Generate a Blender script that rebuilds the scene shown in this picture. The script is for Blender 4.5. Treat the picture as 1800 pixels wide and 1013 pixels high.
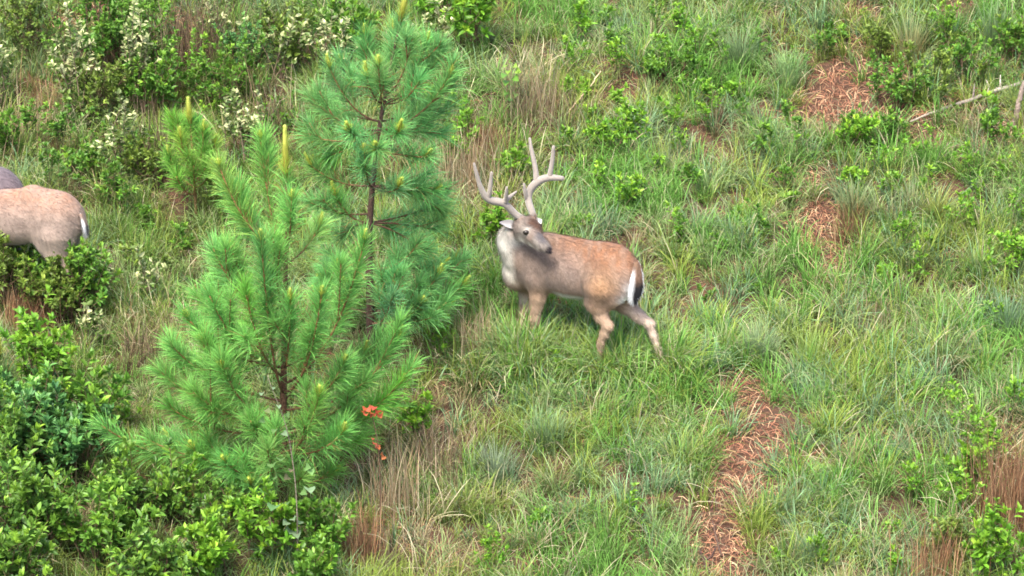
import bpy, math
import numpy as np
from mathutils import Vector

rng = np.random.default_rng(7)
R = math.radians
scene = bpy.context.scene
for o in list(bpy.data.objects):
    bpy.data.objects.remove(o)

# ------------------------------------------------------------------ camera
TH = R(22.0); DIST = 30.0; PPM = 235.0            # photograph pixels per metre at the pivot
CAM = np.array([0.0, -DIST*math.cos(TH), DIST*math.sin(TH)])
FWD = np.array([0.0, math.cos(TH), -math.sin(TH)])
UPV = np.array([0.0, math.sin(TH), math.cos(TH)])
cam = bpy.data.cameras.new("camera")
cam.sensor_width = 36.0
cam.lens = 36.0*DIST/(1800.0/PPM)
cam.clip_start = 0.1; cam.clip_end = 2000
co = bpy.data.objects.new("camera", cam)
co.location = CAM
co.rotation_euler = (math.pi/2 - TH, 0, 0)
scene.collection.objects.link(co)
scene.camera = co

# ------------------------------------------------------------------ light
SUN_EL = R(62); SUN_AZ = math.atan2(-0.42, -0.75)   # azimuth from +Y towards +X
w = bpy.data.worlds.new("World"); scene.world = w; w.use_nodes = True
wn = w.node_tree.nodes; wl = w.node_tree.links
sky = wn.new("ShaderNodeTexSky"); sky.sky_type = 'NISHITA'; sky.sun_disc = False
sky.sun_elevation = SUN_EL; sky.sun_rotation = SUN_AZ
sky.air_density = 1.0; sky.dust_density = 4.0; sky.ozone_density = 1.0
wl.new(sky.outputs[0], wn["Background"].inputs[0]); wn["Background"].inputs[1].default_value = 0.12
sd = bpy.data.lights.new("sun", 'SUN'); sd.energy = 2.0; sd.angle = R(20); sd.color = (1.0, 0.95, 0.85)
so = bpy.data.objects.new("sun", sd); scene.collection.objects.link(so)
sdir = Vector((math.sin(SUN_AZ)*math.cos(SUN_EL), math.cos(SUN_AZ)*math.cos(SUN_EL), math.sin(SUN_EL)))
so.rotation_euler = sdir.to_track_quat('Z', 'Y').to_euler()
so.location = (0, 0, 20)
vs = scene.view_settings
vs.view_transform = 'Standard'; vs.look = 'None'; vs.gamma = 1.0; vs.use_curve_mapping = False
vs.exposure = 2.3
scene.cycles.filter_width = 1.7
scene.cycles.max_bounces = 7; scene.cycles.diffuse_bounces = 4; scene.cycles.transmission_bounces = 4

# ------------------------------------------------------------------ ground shape and picture-to-place helpers
def gh(x, y):
    x = np.asarray(x, float); y = np.asarray(y, float)
    z = 0.176*y
    near = np.exp(-((x/14.0)**2 + (y/14.0)**2))
    z = z + near*(0.05*np.sin(1.3*x+0.7*y+0.4) + 0.04*np.sin(2.1*y-0.9*x+1.7) + 0.025*np.sin(3.7*x+2.9*y) + 0.018*np.sin(5.3*y-4.1*x+0.6))
    far = np.clip(np.abs(y)-30, 0, None)
    return z - np.sign(y)*0.176*far*0.8

def ray(px, py):
    d = FWD + np.array([1.0, 0, 0])*((px-900)/PPM/DIST) + UPV*((506.5-py)/PPM/DIST)
    return d
def atY(px, py, Y):
    d = ray(px, py); t = (Y-CAM[1])/d[1]
    return CAM + d*t
def atG(px, py):
    d = ray(px, py); t = DIST
    for _ in range(30):
        p = CAM + d*t
        t += (p[2]-gh(p[0], p[1]))/(0.374+0.163)*0.9
    p = CAM + d*t
    return np.array([p[0], p[1], float(gh(p[0], p[1]))])
def proj(P):
    P = np.asarray(P, float); q = P - CAM
    dep = q @ FWD
    return 900 + PPM*DIST*q[..., 0]/dep, 506.5 - PPM*DIST*(q @ UPV)/dep
def nrm(v):
    return v/(np.linalg.norm(v, axis=-1, keepdims=True)+1e-9)

# ------------------------------------------------------------------ materials
def material(name, rough=0.6, transl=0.0, spec=0.3, noise=(40, 0.25), sheen=0.0, bump=None, vary=0.0):
    m = bpy.data.materials.new(name); m.use_nodes = True
    n = m.node_tree.nodes; l = m.node_tree.links
    b = n["Principled BSDF"]; out = n["Material Output"]
    at = n.new("ShaderNodeAttribute"); at.attribute_name = "Col"
    tc = n.new("ShaderNodeTexCoord"); nz = n.new("ShaderNodeTexNoise")
    nz.inputs["Scale"].default_value = noise[0]; nz.inputs["Detail"].default_value = 4
    l.new(tc.outputs["Object"], nz.inputs["Vector"])
    mr = n.new("ShaderNodeMapRange"); mr.inputs[1].default_value = 0.25; mr.inputs[2].default_value = 0.75
    mr.inputs[3].default_value = 1-noise[1]; mr.inputs[4].default_value = 1+noise[1]
    l.new(nz.outputs[0], mr.inputs[0])
    if vary:
        oi = n.new("ShaderNodeObjectInfo"); m2 = n.new("ShaderNodeMapRange"); m2.inputs[3].default_value = 1-vary; m2.inputs[4].default_value = 1+vary
        l.new(oi.outputs["Random"], m2.inputs[0]); mm = n.new("ShaderNodeMath"); mm.operation = 'MULTIPLY'
        l.new(mr.outputs[0], mm.inputs[0]); l.new(m2.outputs[0], mm.inputs[1]); mr = mm
    mx = n.new("ShaderNodeVectorMath"); mx.operation = 'SCALE'
    l.new(at.outputs["Color"], mx.inputs[0]); l.new(mr.outputs[0], mx.inputs["Scale"])
    l.new(mx.outputs[0], b.inputs["Base Color"])
    b.inputs["Roughness"].default_value = rough
    b.inputs["Specular IOR Level"].default_value = spec
    if sheen:
        b.inputs["Sheen Weight"].default_value = sheen
    if bump:
        bn = n.new("ShaderNodeTexNoise"); bn.inputs["Scale"].default_value = bump[0]; bn.inputs["Detail"].default_value = 6
        l.new(tc.outputs["Object"], bn.inputs["Vector"])
        bp = n.new("ShaderNodeBump"); bp.inputs["Strength"].default_value = 0.8; bp.inputs["Distance"].default_value = bump[1]
        l.new(bn.outputs[0], bp.inputs["Height"]); l.new(bp.outputs[0], b.inputs["Normal"])
    if transl:
        t = n.new("ShaderNodeBsdfTranslucent"); ms = n.new("ShaderNodeMixShader")
        ms.inputs[0].default_value = transl
        l.new(mx.outputs[0], t.inputs["Color"])
        l.new(b.outputs[0], ms.inputs[1]); l.new(t.outputs[0], ms.inputs[2]); l.new(ms.outputs[0], out.inputs[0])
    return m

M = {
 'grass': material('grass_blades', 0.55, 0.42, 0.15, (6, 0.12), vary=.22),
 'dry': material('dry_blades', 0.7, 0.2, 0.2, (8, 0.2), vary=.2),
 'needle': material('pine_needles', 0.5, 0.42, 0.2, (10, 0.15)),
 'leaf': material('leaves', 0.42, 0.4, 0.3, (30, 0.15)),
 'bark': material('bark', 0.9, 0, 0.15, (60, 0.45), bump=(90, 0.01)),
 'fur': material('fur', 0.95, 0, 0.05, (14, 0.14), sheen=0.1, bump=(160, 0.002)),
 'velvet': material('antler_velvet', 0.95, 0, 0.1, (70, 0.12), sheen=0.3, bump=(150, 0.003)),
 'eye': material('eye', 0.3, 0, 0.3, (10, 0.0)),
 'hoof': material('hoof', 0.5, 0, 0.3, (60, 0.2)),
}

# ------------------------------------------------------------------ mesh helpers
def link(o): scene.collection.objects.link(o)
def thing(name, label, cat, loc, group=None):
    o = bpy.data.objects.new(name, None); o.empty_display_size = 0.2
    o.location = loc; link(o)
    tag(o, label, cat, group); return o
def tag(o, label, cat, group=None):
    o['label'] = label; o['category'] = cat
    if group: o['group'] = group
def mk(name, V, quads=None, tris=None, col=None, mat=None, parent=None, smooth=True, kind=None, label=None):
    V = np.asarray(V, np.float32)
    if parent is not None:
        V = V - np.asarray(parent.location if parent.parent is None else parent.parent.location, np.float32)
    q = np.zeros((0, 4), np.int32) if quads is None else np.asarray(quads, np.int32)
    t = np.zeros((0, 3), np.int32) if tris is None else np.asarray(tris, np.int32)
    me = bpy.data.meshes.new(name)
    me.vertices.add(len(V)); me.vertices.foreach_set("co", V.ravel())
    me.loops.add(q.size+t.size); me.loops.foreach_set("vertex_index", np.concatenate([q.ravel(), t.ravel()]))
    me.polygons.add(len(q)+len(t))
    st = np.concatenate([np.arange(len(q))*4, q.size+np.arange(len(t))*3]).astype(np.int32)
    me.polygons.foreach_set("loop_start", st)
    me.polygons.foreach_set("use_smooth", np.full(len(q)+len(t), smooth))
    me.update(calc_edges=True); me.validate()
    if col is not None:
        c = np.ones((len(V), 4), np.float32); c[:, :3] = np.clip(np.broadcast_to(col, (len(V), 3)), 0, 1)
        a = me.color_attributes.new("Col", 'FLOAT_COLOR', 'POINT'); a.data.foreach_set("color", c.ravel())
    if mat: me.materials.append(M[mat])
    o = bpy.data.objects.new(name, me); link(o)
    if parent is not None: o.parent = parent
    if kind: o['kind'] = kind
    if label: o['label'] = label
    return o

class Bag:
    """collects geometry pieces for one mesh"""
    def __init__(s): s.V = []; s.Q = []; s.T = []; s.C = []; s.n = 0
    def add(s, V, Q=None, T=None, C=None):
        V = np.asarray(V, float).reshape(-1, 3)
        if Q is not None and len(Q): s.Q.append(np.asarray(Q).reshape(-1, 4)+s.n)
        if T is not None and len(T): s.T.append(np.asarray(T).reshape(-1, 3)+s.n)
        s.V.append(V); s.C.append(np.broadcast_to(np.asarray(C, float), (len(V), 3))); s.n += len(V)
    def build(s, name, mat, parent=None, **k):
        if not s.n: return None
        return mk(name, np.concatenate(s.V), np.concatenate(s.Q) if s.Q else None, np.concatenate(s.T) if s.T else None,
                  np.concatenate(s.C), mat, parent, **k)

def tube(pts, rad, n=7, bag=None, col=(0.1, 0.08, 0.05), cap=True):
    pts = np.asarray(pts, float); rad = np.broadcast_to(np.asarray(rad, float), (len(pts),))
    tan = nrm(np.gradient(pts, axis=0))
    ref = np.array([0.31, 0.93, 0.2]);
    a = nrm(np.cross(tan, ref)); b = np.cross(tan, a)
    th = np.linspace(0, 2*np.pi, n, endpoint=False)
    ring = a[:, None, :]*np.cos(th)[None, :, None] + b[:, None, :]*np.sin(th)[None, :, None]
    V = (pts[:, None, :] + ring*rad[:, None, None]).reshape(-1, 3)
    k = len(pts); i, j = np.meshgrid(np.arange(k-1), np.arange(n), indexing='ij')
    Q = np.stack([i*n+j, i*n+(j+1) % n, (i+1)*n+(j+1) % n, (i+1)*n+j], -1).reshape(-1, 4)
    T = None
    if cap:
        V = np.vstack([V, pts[-1]+tan[-1]*rad[-1]*0.6, pts[0]-tan[0]*rad[0]*0.6]); e = k*n
        jj = np.arange(n)
        T = np.concatenate([np.stack([(k-1)*n+jj, (k-1)*n+(jj+1) % n, np.full(n, e)], -1), np.stack([(jj+1) % n, jj, np.full(n, e+1)], -1)])
    C = np.asarray(col, float)
    if C.ndim == 2:
        C = np.repeat(C, n, 0)
        if cap: C = np.vstack([C, C[-1], C[0]])
    if bag is not None: bag.add(V, Q, T, C)
    return V, Q, T, C

def bez(p0, p1, p2, n):
    t = np.linspace(0, 1, n)[:, None]
    return (1-t)**2*p0 + 2*t*(1-t)*p1 + t*t*p2
def poly(pts, n):
    """smooth resampled polyline"""
    pts = np.asarray(pts, float)
    d = np.concatenate([[0], np.cumsum(np.linalg.norm(np.diff(pts, axis=0), axis=1))]); u = np.linspace(0, d[-1], n)
    q = np.stack([np.interp(u, d, pts[:, k]) for k in range(3)], -1)
    for _ in range(2): q[1:-1] = 0.25*q[:-2]+0.5*q[1:-1]+0.25*q[2:]
    return q

def blades(bag, root, az, length, width, lean, curl, c0, c1, levels=4):
    """grass blades: arrays over N blades"""
    N = len(root); t = np.linspace(0, 1, levels+1)
    ang = lean[:, None] + curl[:, None]*t[None, :]**1.4
    dl = length[:, None]/levels
    mid = 0.5*(ang[:, 1:]+ang[:, :-1])
    hx = np.concatenate([np.zeros((N, 1)), np.cumsum(np.sin(mid)*dl, 1)], 1)
    hz = np.concatenate([np.zeros((N, 1)), np.cumsum(np.cos(mid)*dl, 1)], 1)
    P = np.stack([root[:, 0, None]+hx*np.cos(az)[:, None], root[:, 1, None]+hx*np.sin(az)[:, None], root[:, 2, None]+hz], -1)
    tw = az + np.pi/2 + rng.normal(0, 0.5, N)
    side = np.stack([np.cos(tw), np.sin(tw), np.zeros(N)], -1)
    prof = np.array([0.7, 1.0, 0.9, 0.6, 0.35])[:levels] if levels == 4 else np.linspace(1, 0.5, levels)
    W = side[:, None, :]*(width[:, None]*0.5*prof[None, :])[:, :, None]
    A = P[:, :levels]-W; B = P[:, :levels]+W
    V = np.concatenate([np.stack([A, B], 2).reshape(N, levels*2, 3), P[:, levels:]], 1)
    nv = levels*2+1; base = np.arange(N)[:, None]*nv
    Q = np.concatenate([base+np.array([[2*k, 2*k+1, 2*k+3, 2*k+2]]) for k in range(levels-1)], 0)
    T = base+np.array([[2*levels-2, 2*levels-1, 2*levels]])
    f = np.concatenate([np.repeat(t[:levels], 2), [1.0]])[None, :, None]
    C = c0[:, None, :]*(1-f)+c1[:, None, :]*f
    bag.add(V.reshape(-1, 3), Q, T, C.reshape(-1, 3))

def leaves(bag, pos, d, nor, length, width, col, fold=0.25, droop=0.15):
    """folded, slightly curved oval leaves"""
    N = len(pos); d = nrm(d); s = nrm(np.cross(d, nor)); n = np.cross(s, d)
    L = length[:, None]; Wd = width[:, None]
    P0 = pos; a = pos+d*L*0.3; b = pos+d*L*0.68-n*L*droop*0.5; tip = pos+d*L-n*L*droop
    up = n*Wd*fold
    V = np.stack([P0, a, a+s*Wd*0.45+up, a-s*Wd*0.45+up, b, b+s*Wd*0.4+up, b-s*Wd*0.4+up, tip], 1)
    F = np.array([[0, 2, 1], [0, 1, 3], [4, 5, 7], [4, 7, 6]]); Q = np.array([[1, 2, 5, 4], [3, 1, 4, 6]])
    base = np.arange(N)*8
    C = np.repeat(col[:, None, :], 8, 1)
    bag.add(V.reshape(-1, 3), (base[:, None, None]+Q).reshape(-1, 4), (base[:, None, None]+F).reshape(-1, 3), C.reshape(-1, 3))

def jit(c, n, a=0.18):
    c = np.asarray(c, float)
    return np.clip(c[None, :]*(1+rng.normal(0, a, (n, 1)))*(1+rng.normal(0, a*0.35, (n, 3))), 0.005, 0.9)

# ------------------------------------------------------------------ ground
gx = np.concatenate([np.linspace(-200, -14, 24), np.linspace(-12, 12, 220), np.linspace(14, 200, 24)])
gy = np.concatenate([np.linspace(-120, -14, 20), np.linspace(-12, 14, 230), np.linspace(16, 220, 24)])
GX, GY = np.meshgrid(gx, gy, indexing='ij')
GZ = gh(GX, GY)
nx, ny = GX.shape
i, j = np.meshgrid(np.arange(nx-1), np.arange(ny-1), indexing='ij')
GQ = np.stack([i*ny+j, (i+1)*ny+j, (i+1)*ny+j+1, i*ny+j+1], -1).reshape(-1, 4)
gm = bpy.data.materials.new("soil_and_litter"); gm.use_nodes = True
n = gm.node_tree.nodes; l = gm.node_tree.links; b = n["Principled BSDF"]; b.inputs["Roughness"].default_value = 0.95
b.inputs["Specular IOR Level"].default_value = 0.1
tc = n.new("ShaderNodeTexCoord")
n1 = n.new("ShaderNodeTexNoise"); n1.inputs["Scale"].default_value = 1.1; n1.inputs["Detail"].default_value = 6
n2 = n.new("ShaderNodeTexNoise"); n2.inputs["Scale"].default_value = 22; n2.inputs["Detail"].default_value = 8
cr = n.new("ShaderNodeValToRGB"); e = cr.color_ramp.elements
e[0].position = 0.3; e[0].color = (0.035, 0.025, 0.017, 1); e[1].position = 0.75; e[1].color = (0.12, 0.058, 0.036, 1)
x = cr.color_ramp.elements.new(0.5); x.color = (0.055, 0.033, 0.022, 1)
l.new(tc.outputs["Object"], n1.inputs["Vector"]); l.new(tc.outputs["Object"], n2.inputs["Vector"])
ad = n.new("ShaderNodeMath"); ad.operation = 'ADD'; mu = n.new("ShaderNodeMath"); mu.operation = 'MULTIPLY'; mu.inputs[1].default_value = 0.5
l.new(n1.outputs[0], ad.inputs[0]); l.new(n2.outputs[0], ad.inputs[1]); l.new(ad.outputs[0], mu.inputs[0]); l.new(mu.outputs[0], cr.inputs[0])
l.new(cr.outputs[0], b.inputs["Base Color"])
bp = n.new("ShaderNodeBump"); bp.inputs["Strength"].default_value = 1; bp.inputs["Distance"].default_value = 0.03
l.new(n2.outputs[0], bp.inputs["Height"]); l.new(bp.outputs[0], b.inputs["Normal"])
M['soil'] = gm
g = mk('ground', np.stack([GX, GY, GZ], -1).reshape(-1, 3), GQ, None, None, 'soil'); g['kind'] = 'structure'

# ------------------------------------------------------------------ zones of the hillside (located on the ground)
# each blob is fixed to a ground point with a radius in metres
def blob(px, py, rx, ry, s):
    c = atG(px, py); return (c[0], c[1], rx/PPM, ry/PPM/0.54, s)
BARE = [blob(*a) for a in [
 (1468, 190, 72, 62, 1.1), (1442, 410, 58, 80, 1.1), (1420, 330, 38, 45, .9), (1450, 490, 35, 30, .8), (1322, 800, 62, 55, 1.1), (1292, 870, 58, 52, 1.1), (1304, 695, 55, 36, 1.1), (1265, 965, 56, 70, 1.1), (1335, 745, 28, 25, .8),
 (1245, 765, 40, 16, .6), (1485, 25, 50, 22, .8), (1620, 215, 100, 26, .75), (1740, 120, 70, 40, .75), (1780, 240, 50, 60, .7), (45, 530, 45, 55, .8), (700, 940, 60, 35, .5),
 (1268, 295, 40, 20, .8), (1618, 850, 32, 22, .7), (1600, 105, 35, 22, .7), (1170, 25, 50, 22, .5), (1000, 340, 40, 20, .5), (260, 625, 60, 25, .4), (1460, 480, 35, 20, .6), (1660, 470, 26, 24, .6),
 (1600, 150, 210, 120, .42), (1110, 130, 120, 80, .25), (420, 880, 80, 50, .6), (150, 40, 90, 35, .7), (330, 60, 60, 50, .7), (1530, 760, 40, 16, .5), (860, 870, 40, 25, .4)]]
DRY = [blob(*a) for a in [
 (935, 180, 70, 120, .8), (830, 330, 70, 110, .85), (800, 640, 70, 80, .6), (720, 840, 100, 150, .85), (260, 620, 100, 45, .75), (60, 220, 70, 60, .35), (480, 190, 40, 60, .4), (330, 80, 50, 50, .7),
 (1500, 560, 160, 60, .25), (1780, 880, 70, 120, .9), (1640, 980, 60, 50, .5), (1460, 440, 50, 45, .6), (930, 950, 120, 60, .3), (1150, 420, 50, 50, .3), (1750, 260, 80, 50, .4),
 (40, 520, 70, 60, .8), (250, 760, 70, 60, .5), (1060, 180, 50, 60, .4), (1230, 850, 60, 70, .3)]]
LEFT = [blob(*a) for a in [(250, 300, 520, 330, .9), (200, 800, 450, 260, .9), (620, 640, 200, 260, .7), (620, 150, 260, 200, .8)]]
def field(blobs, x, y):
    v = np.zeros_like(x)
    for (cx, cy, rx, ry, s) in blobs:
        v = np.maximum(v, s*np.exp(-np.power(((x-cx)/rx)**2+((y-cy)/ry)**2, 1.5)))
    return v
def wob(x, y, f, s):
    return 0.5+0.25*(np.sin(f*x+1.3*f*y+s)+np.sin(1.7*f*x-0.8*f*y+2.3*s)*0.6+np.sin(2.9*f*y+0.4*f*x+s*0.7)*0.4)

TALL = [blob(*a) for a in [(1010, 665, 200, 55, 1), (1160, 655, 80, 50, .8), (920, 640, 70, 40, .7), (1590, 600, 200, 150, .4)]]
GRASS_N = 16500
AREA = (-6.3, 6.3, -6.0, 7.5)
def scatter(n):
    x = rng.uniform(AREA[0], AREA[1], n); y = rng.uniform(AREA[2], AREA[3], n)
    # fewer outside what the picture frames
    out = (np.abs(x) > 4.7) | (y > 5.4) | (y < -4.9)
    k = ~out | (rng.random(n) < 0.35)
    return x[k], y[k]

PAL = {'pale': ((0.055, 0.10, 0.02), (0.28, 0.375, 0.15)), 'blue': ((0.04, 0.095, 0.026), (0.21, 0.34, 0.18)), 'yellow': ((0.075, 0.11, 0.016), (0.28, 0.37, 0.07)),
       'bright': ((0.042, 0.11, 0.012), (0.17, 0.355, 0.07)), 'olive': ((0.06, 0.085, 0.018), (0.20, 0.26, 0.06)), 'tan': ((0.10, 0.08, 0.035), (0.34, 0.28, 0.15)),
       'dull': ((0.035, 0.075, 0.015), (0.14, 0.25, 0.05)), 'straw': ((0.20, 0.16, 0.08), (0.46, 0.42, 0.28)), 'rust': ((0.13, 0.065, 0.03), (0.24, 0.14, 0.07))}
def clump_mesh(pal, nb, L, spread, lean_hi, wid, dead=.06, levels=4):
    N = nb; a = rng.uniform(0, 2*np.pi, N); r = np.abs(rng.normal(0, spread, N))
    root = np.stack([r*np.cos(a), r*np.sin(a), np.full(N, -.015)], -1)
    c0, c1 = np.array(PAL[pal]); b0 = np.tile(c0, (N, 1)); b1 = np.tile(c1, (N, 1))
    d = rng.random(N) < dead; b0[d], b1[d] = np.array(PAL['straw'])
    j1 = 1+rng.normal(0, .17, (N, 1)); bg = Bag()
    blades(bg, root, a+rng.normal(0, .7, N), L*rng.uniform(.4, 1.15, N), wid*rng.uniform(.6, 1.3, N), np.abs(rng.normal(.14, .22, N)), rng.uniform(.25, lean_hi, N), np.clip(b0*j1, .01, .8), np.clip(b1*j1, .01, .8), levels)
    return bg
def gn_scatter(name, bags, mat, x, y, idx, rz, sc, tilt=.12):
    """one object: ground points that geometry nodes dress with the given clumps"""
    colx = bpy.data.collections.new(name+'_kinds')
    for k, bg in enumerate(bags):
        ob = bg.build('clump_%03d' % k, mat); scene.collection.objects.unlink(ob); colx.objects.link(ob)
    me = bpy.data.meshes.new(name); me.vertices.add(len(x)); me.vertices.foreach_set('co', np.stack([x, y, gh(x, y)], -1).astype(np.float32).ravel())
    at = me.attributes.new('kind_index', 'INT', 'POINT'); at.data.foreach_set('value', idx.astype(np.int32))
    at = me.attributes.new('turn', 'FLOAT_VECTOR', 'POINT'); at.data.foreach_set('vector', np.stack([rng.normal(0, tilt, len(x)), rng.normal(0, tilt, len(x)), rz], -1).astype(np.float32).ravel())
    at = me.attributes.new('grow', 'FLOAT', 'POINT'); at.data.foreach_set('value', sc.astype(np.float32))
    o_ = bpy.data.objects.new(name, me); link(o_); o_['kind'] = 'stuff'
    ng = bpy.data.node_groups.new(name+'_scatter', 'GeometryNodeTree')
    ng.interface.new_socket('Geometry', in_out='INPUT', socket_type='NodeSocketGeometry'); ng.interface.new_socket('Geometry', in_out='OUTPUT', socket_type='NodeSocketGeometry')
    N = ng.nodes; gi = N.new('NodeGroupInput'); go = N.new('NodeGroupOutput'); ip = N.new('GeometryNodeInstanceOnPoints'); ci = N.new('GeometryNodeCollectionInfo')
    ci.inputs['Collection'].default_value = colx; ci.inputs['Separate Children'].default_value = True; ci.inputs['Reset Children'].default_value = True
    def na(nm, ty):
        q = N.new('GeometryNodeInputNamedAttribute'); q.data_type = ty; q.inputs[0].default_value = nm; return q.outputs[0]
    l_ = ng.links; l_.new(gi.outputs[0], ip.inputs['Points']); l_.new(ci.outputs[0], ip.inputs['Instance']); ip.inputs['Pick Instance'].default_value = True
    l_.new(na('kind_index', 'INT'), ip.inputs['Instance Index']); l_.new(na('turn', 'FLOAT_VECTOR'), ip.inputs['Rotation']); l_.new(na('grow', 'FLOAT'), ip.inputs['Scale'])
    l_.new(ip.outputs[0], go.inputs[0])
    md = o_.modifiers.new('scatter', 'NODES'); md.node_group = ng
    return o_

RM = {'pale': .33, 'blue': .22, 'yellow': .17, 'bright': .16, 'olive': .07, 'tan': .05}
LM = {'olive': .26, 'dull': .34, 'pale': .18, 'tan': .04, 'yellow': .18}
names = [n_ for n_ in PAL if n_ not in ('straw', 'rust')]; VAR = 4
kinds = [clump_mesh(n_, 50, .31, .055, 2.5, .0055) for n_ in names for _ in range(VAR)]
x, y = scatter(GRASS_N)
bare = field(BARE, x, y); dry = field(DRY, x, y); left = field(LEFT, x, y)
keep = (rng.random(len(x)) > np.clip(bare*1.1, 0, 1)) & (rng.random(len(x)) > dry*.45) & (rng.random(len(x)) < .42+.9*wob(x, y, 3.3, .9))
x, y, dry, left = x[keep], y[keep], dry[keep], left[keep]
def choose(mix, n_): return rng.choice([names.index(q) for q in mix], n_, p=np.array(list(mix.values()))/sum(mix.values()))
pick = np.where(rng.random(len(x)) < left, choose(LM, len(x)), choose(RM, len(x)))
# neighbouring clumps tend to be of one kind
fresh = wob(x, y, 1.9, 3.1)+rng.normal(0, .12, len(x)); rt = (left < .4)
pick = np.where(rt & (fresh > .72), names.index('bright'), pick); pick = np.where(rt & (fresh < .14), names.index('yellow'), pick)
pick = np.where(rng.random(len(x)) < dry*.6, np.where(rng.random(len(x)) < .5, names.index('tan'), names.index('olive')), pick)
ft_ = [atG(1000+rng.normal(0, 75), 672+rng.normal(0, 11)) for _ in range(80)]+[atG(925+rng.normal(0, 22), 645+rng.normal(0, 7)) for _ in range(22)]+[atG(1165+rng.normal(0, 18), 655+rng.normal(0, 8)) for _ in range(16)]
ft_ = np.array(ft_); x = np.concatenate([x, ft_[:, 0]]); y = np.concatenate([y, ft_[:, 1]]); left = np.concatenate([left, np.zeros(len(ft_))])
pick = np.concatenate([pick, choose({'pale': .35, 'bright': .3, 'yellow': .2, 'blue': .15}, len(ft_))])
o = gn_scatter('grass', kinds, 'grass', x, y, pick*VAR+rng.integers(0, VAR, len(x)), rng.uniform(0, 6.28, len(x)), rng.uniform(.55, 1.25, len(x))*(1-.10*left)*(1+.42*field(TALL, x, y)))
tag(o, 'arching green and yellowish bunch grass covering the hillside', 'grass')

# dry thatch: thin tan and grey stalks, tangled
kinds = [clump_mesh(n_, 30, .34, .09, 2.0, .0042, .3, 4) for n_ in ('straw', 'tan', 'rust', 'tan', 'olive', 'straw')]
x, y = scatter(5200); dry = field(DRY, x, y); bare = field(BARE, x, y); k = (rng.random(len(x)) < .05+.65*dry) & (rng.random(len(x)) > bare*.8); x, y = x[k], y[k]
o = gn_scatter('dry_grass', kinds, 'dry', x, y, rng.integers(0, len(kinds), len(x)), rng.uniform(0, 6.28, len(x)), rng.uniform(.5, 1.3, len(x)), .3)
tag(o, 'tangled tan and grey dead grass stalks among the green', 'dry grass')

# litter: straw and pine needles lying flat
bag = Bag()
x, y = scatter(420000); bare = field(BARE, x, y); k = rng.random(len(x)) < 0.05+0.95*bare; x, y = x[k], y[k]; N = len(x)
a = rng.uniform(0, 6.28, N); Lh = rng.uniform(.012, .055, N); d = np.stack([np.cos(a), np.sin(a)], -1)
p0 = np.stack([x, y], -1)-d*Lh[:, None]; p1 = np.stack([x, y], -1)+d*Lh[:, None]
hh = rng.uniform(.004, .035, N)
P0 = np.concatenate([p0, (gh(p0[:, 0], p0[:, 1])+hh)[:, None]], 1); P1 = np.concatenate([p1, (gh(p1[:, 0], p1[:, 1])+hh*rng.uniform(.4, 1.8, N))[:, None]], 1)
Pm = (P0+P1)/2; Pm[:, 2] += rng.uniform(0, .02, N)
s = np.stack([-d[:, 1], d[:, 0], np.zeros(N)], -1)*rng.uniform(.0010, .0022, N)[:, None]; s[:, 2] += rng.normal(0, .001, N)
V = np.stack([P0-s, P0+s, Pm-s, Pm+s, P1-s, P1+s], 1).reshape(-1, 3); bs = np.arange(N)[:, None]*6
pal = np.array([(0.24, 0.105, 0.06), (0.17, 0.075, 0.045), (0.38, 0.23, 0.13), (0.11, 0.055, 0.04), (0.46, 0.33, 0.20)])
c = pal[rng.choice(5, N, p=[.32, .3, .18, .12, .08])]*(1+rng.normal(0, .15, (N, 1)))
bag.add(V, np.concatenate([bs+np.array([[0, 1, 3, 2]]), bs+np.array([[2, 3, 5, 4]])]), None, np.repeat(c, 6, 0))
o = bag.build('pine_straw', 'dry', kind='stuff'); tag(o, 'rusty fallen pine straw covering the bare patches of soil', 'pine straw')

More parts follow.
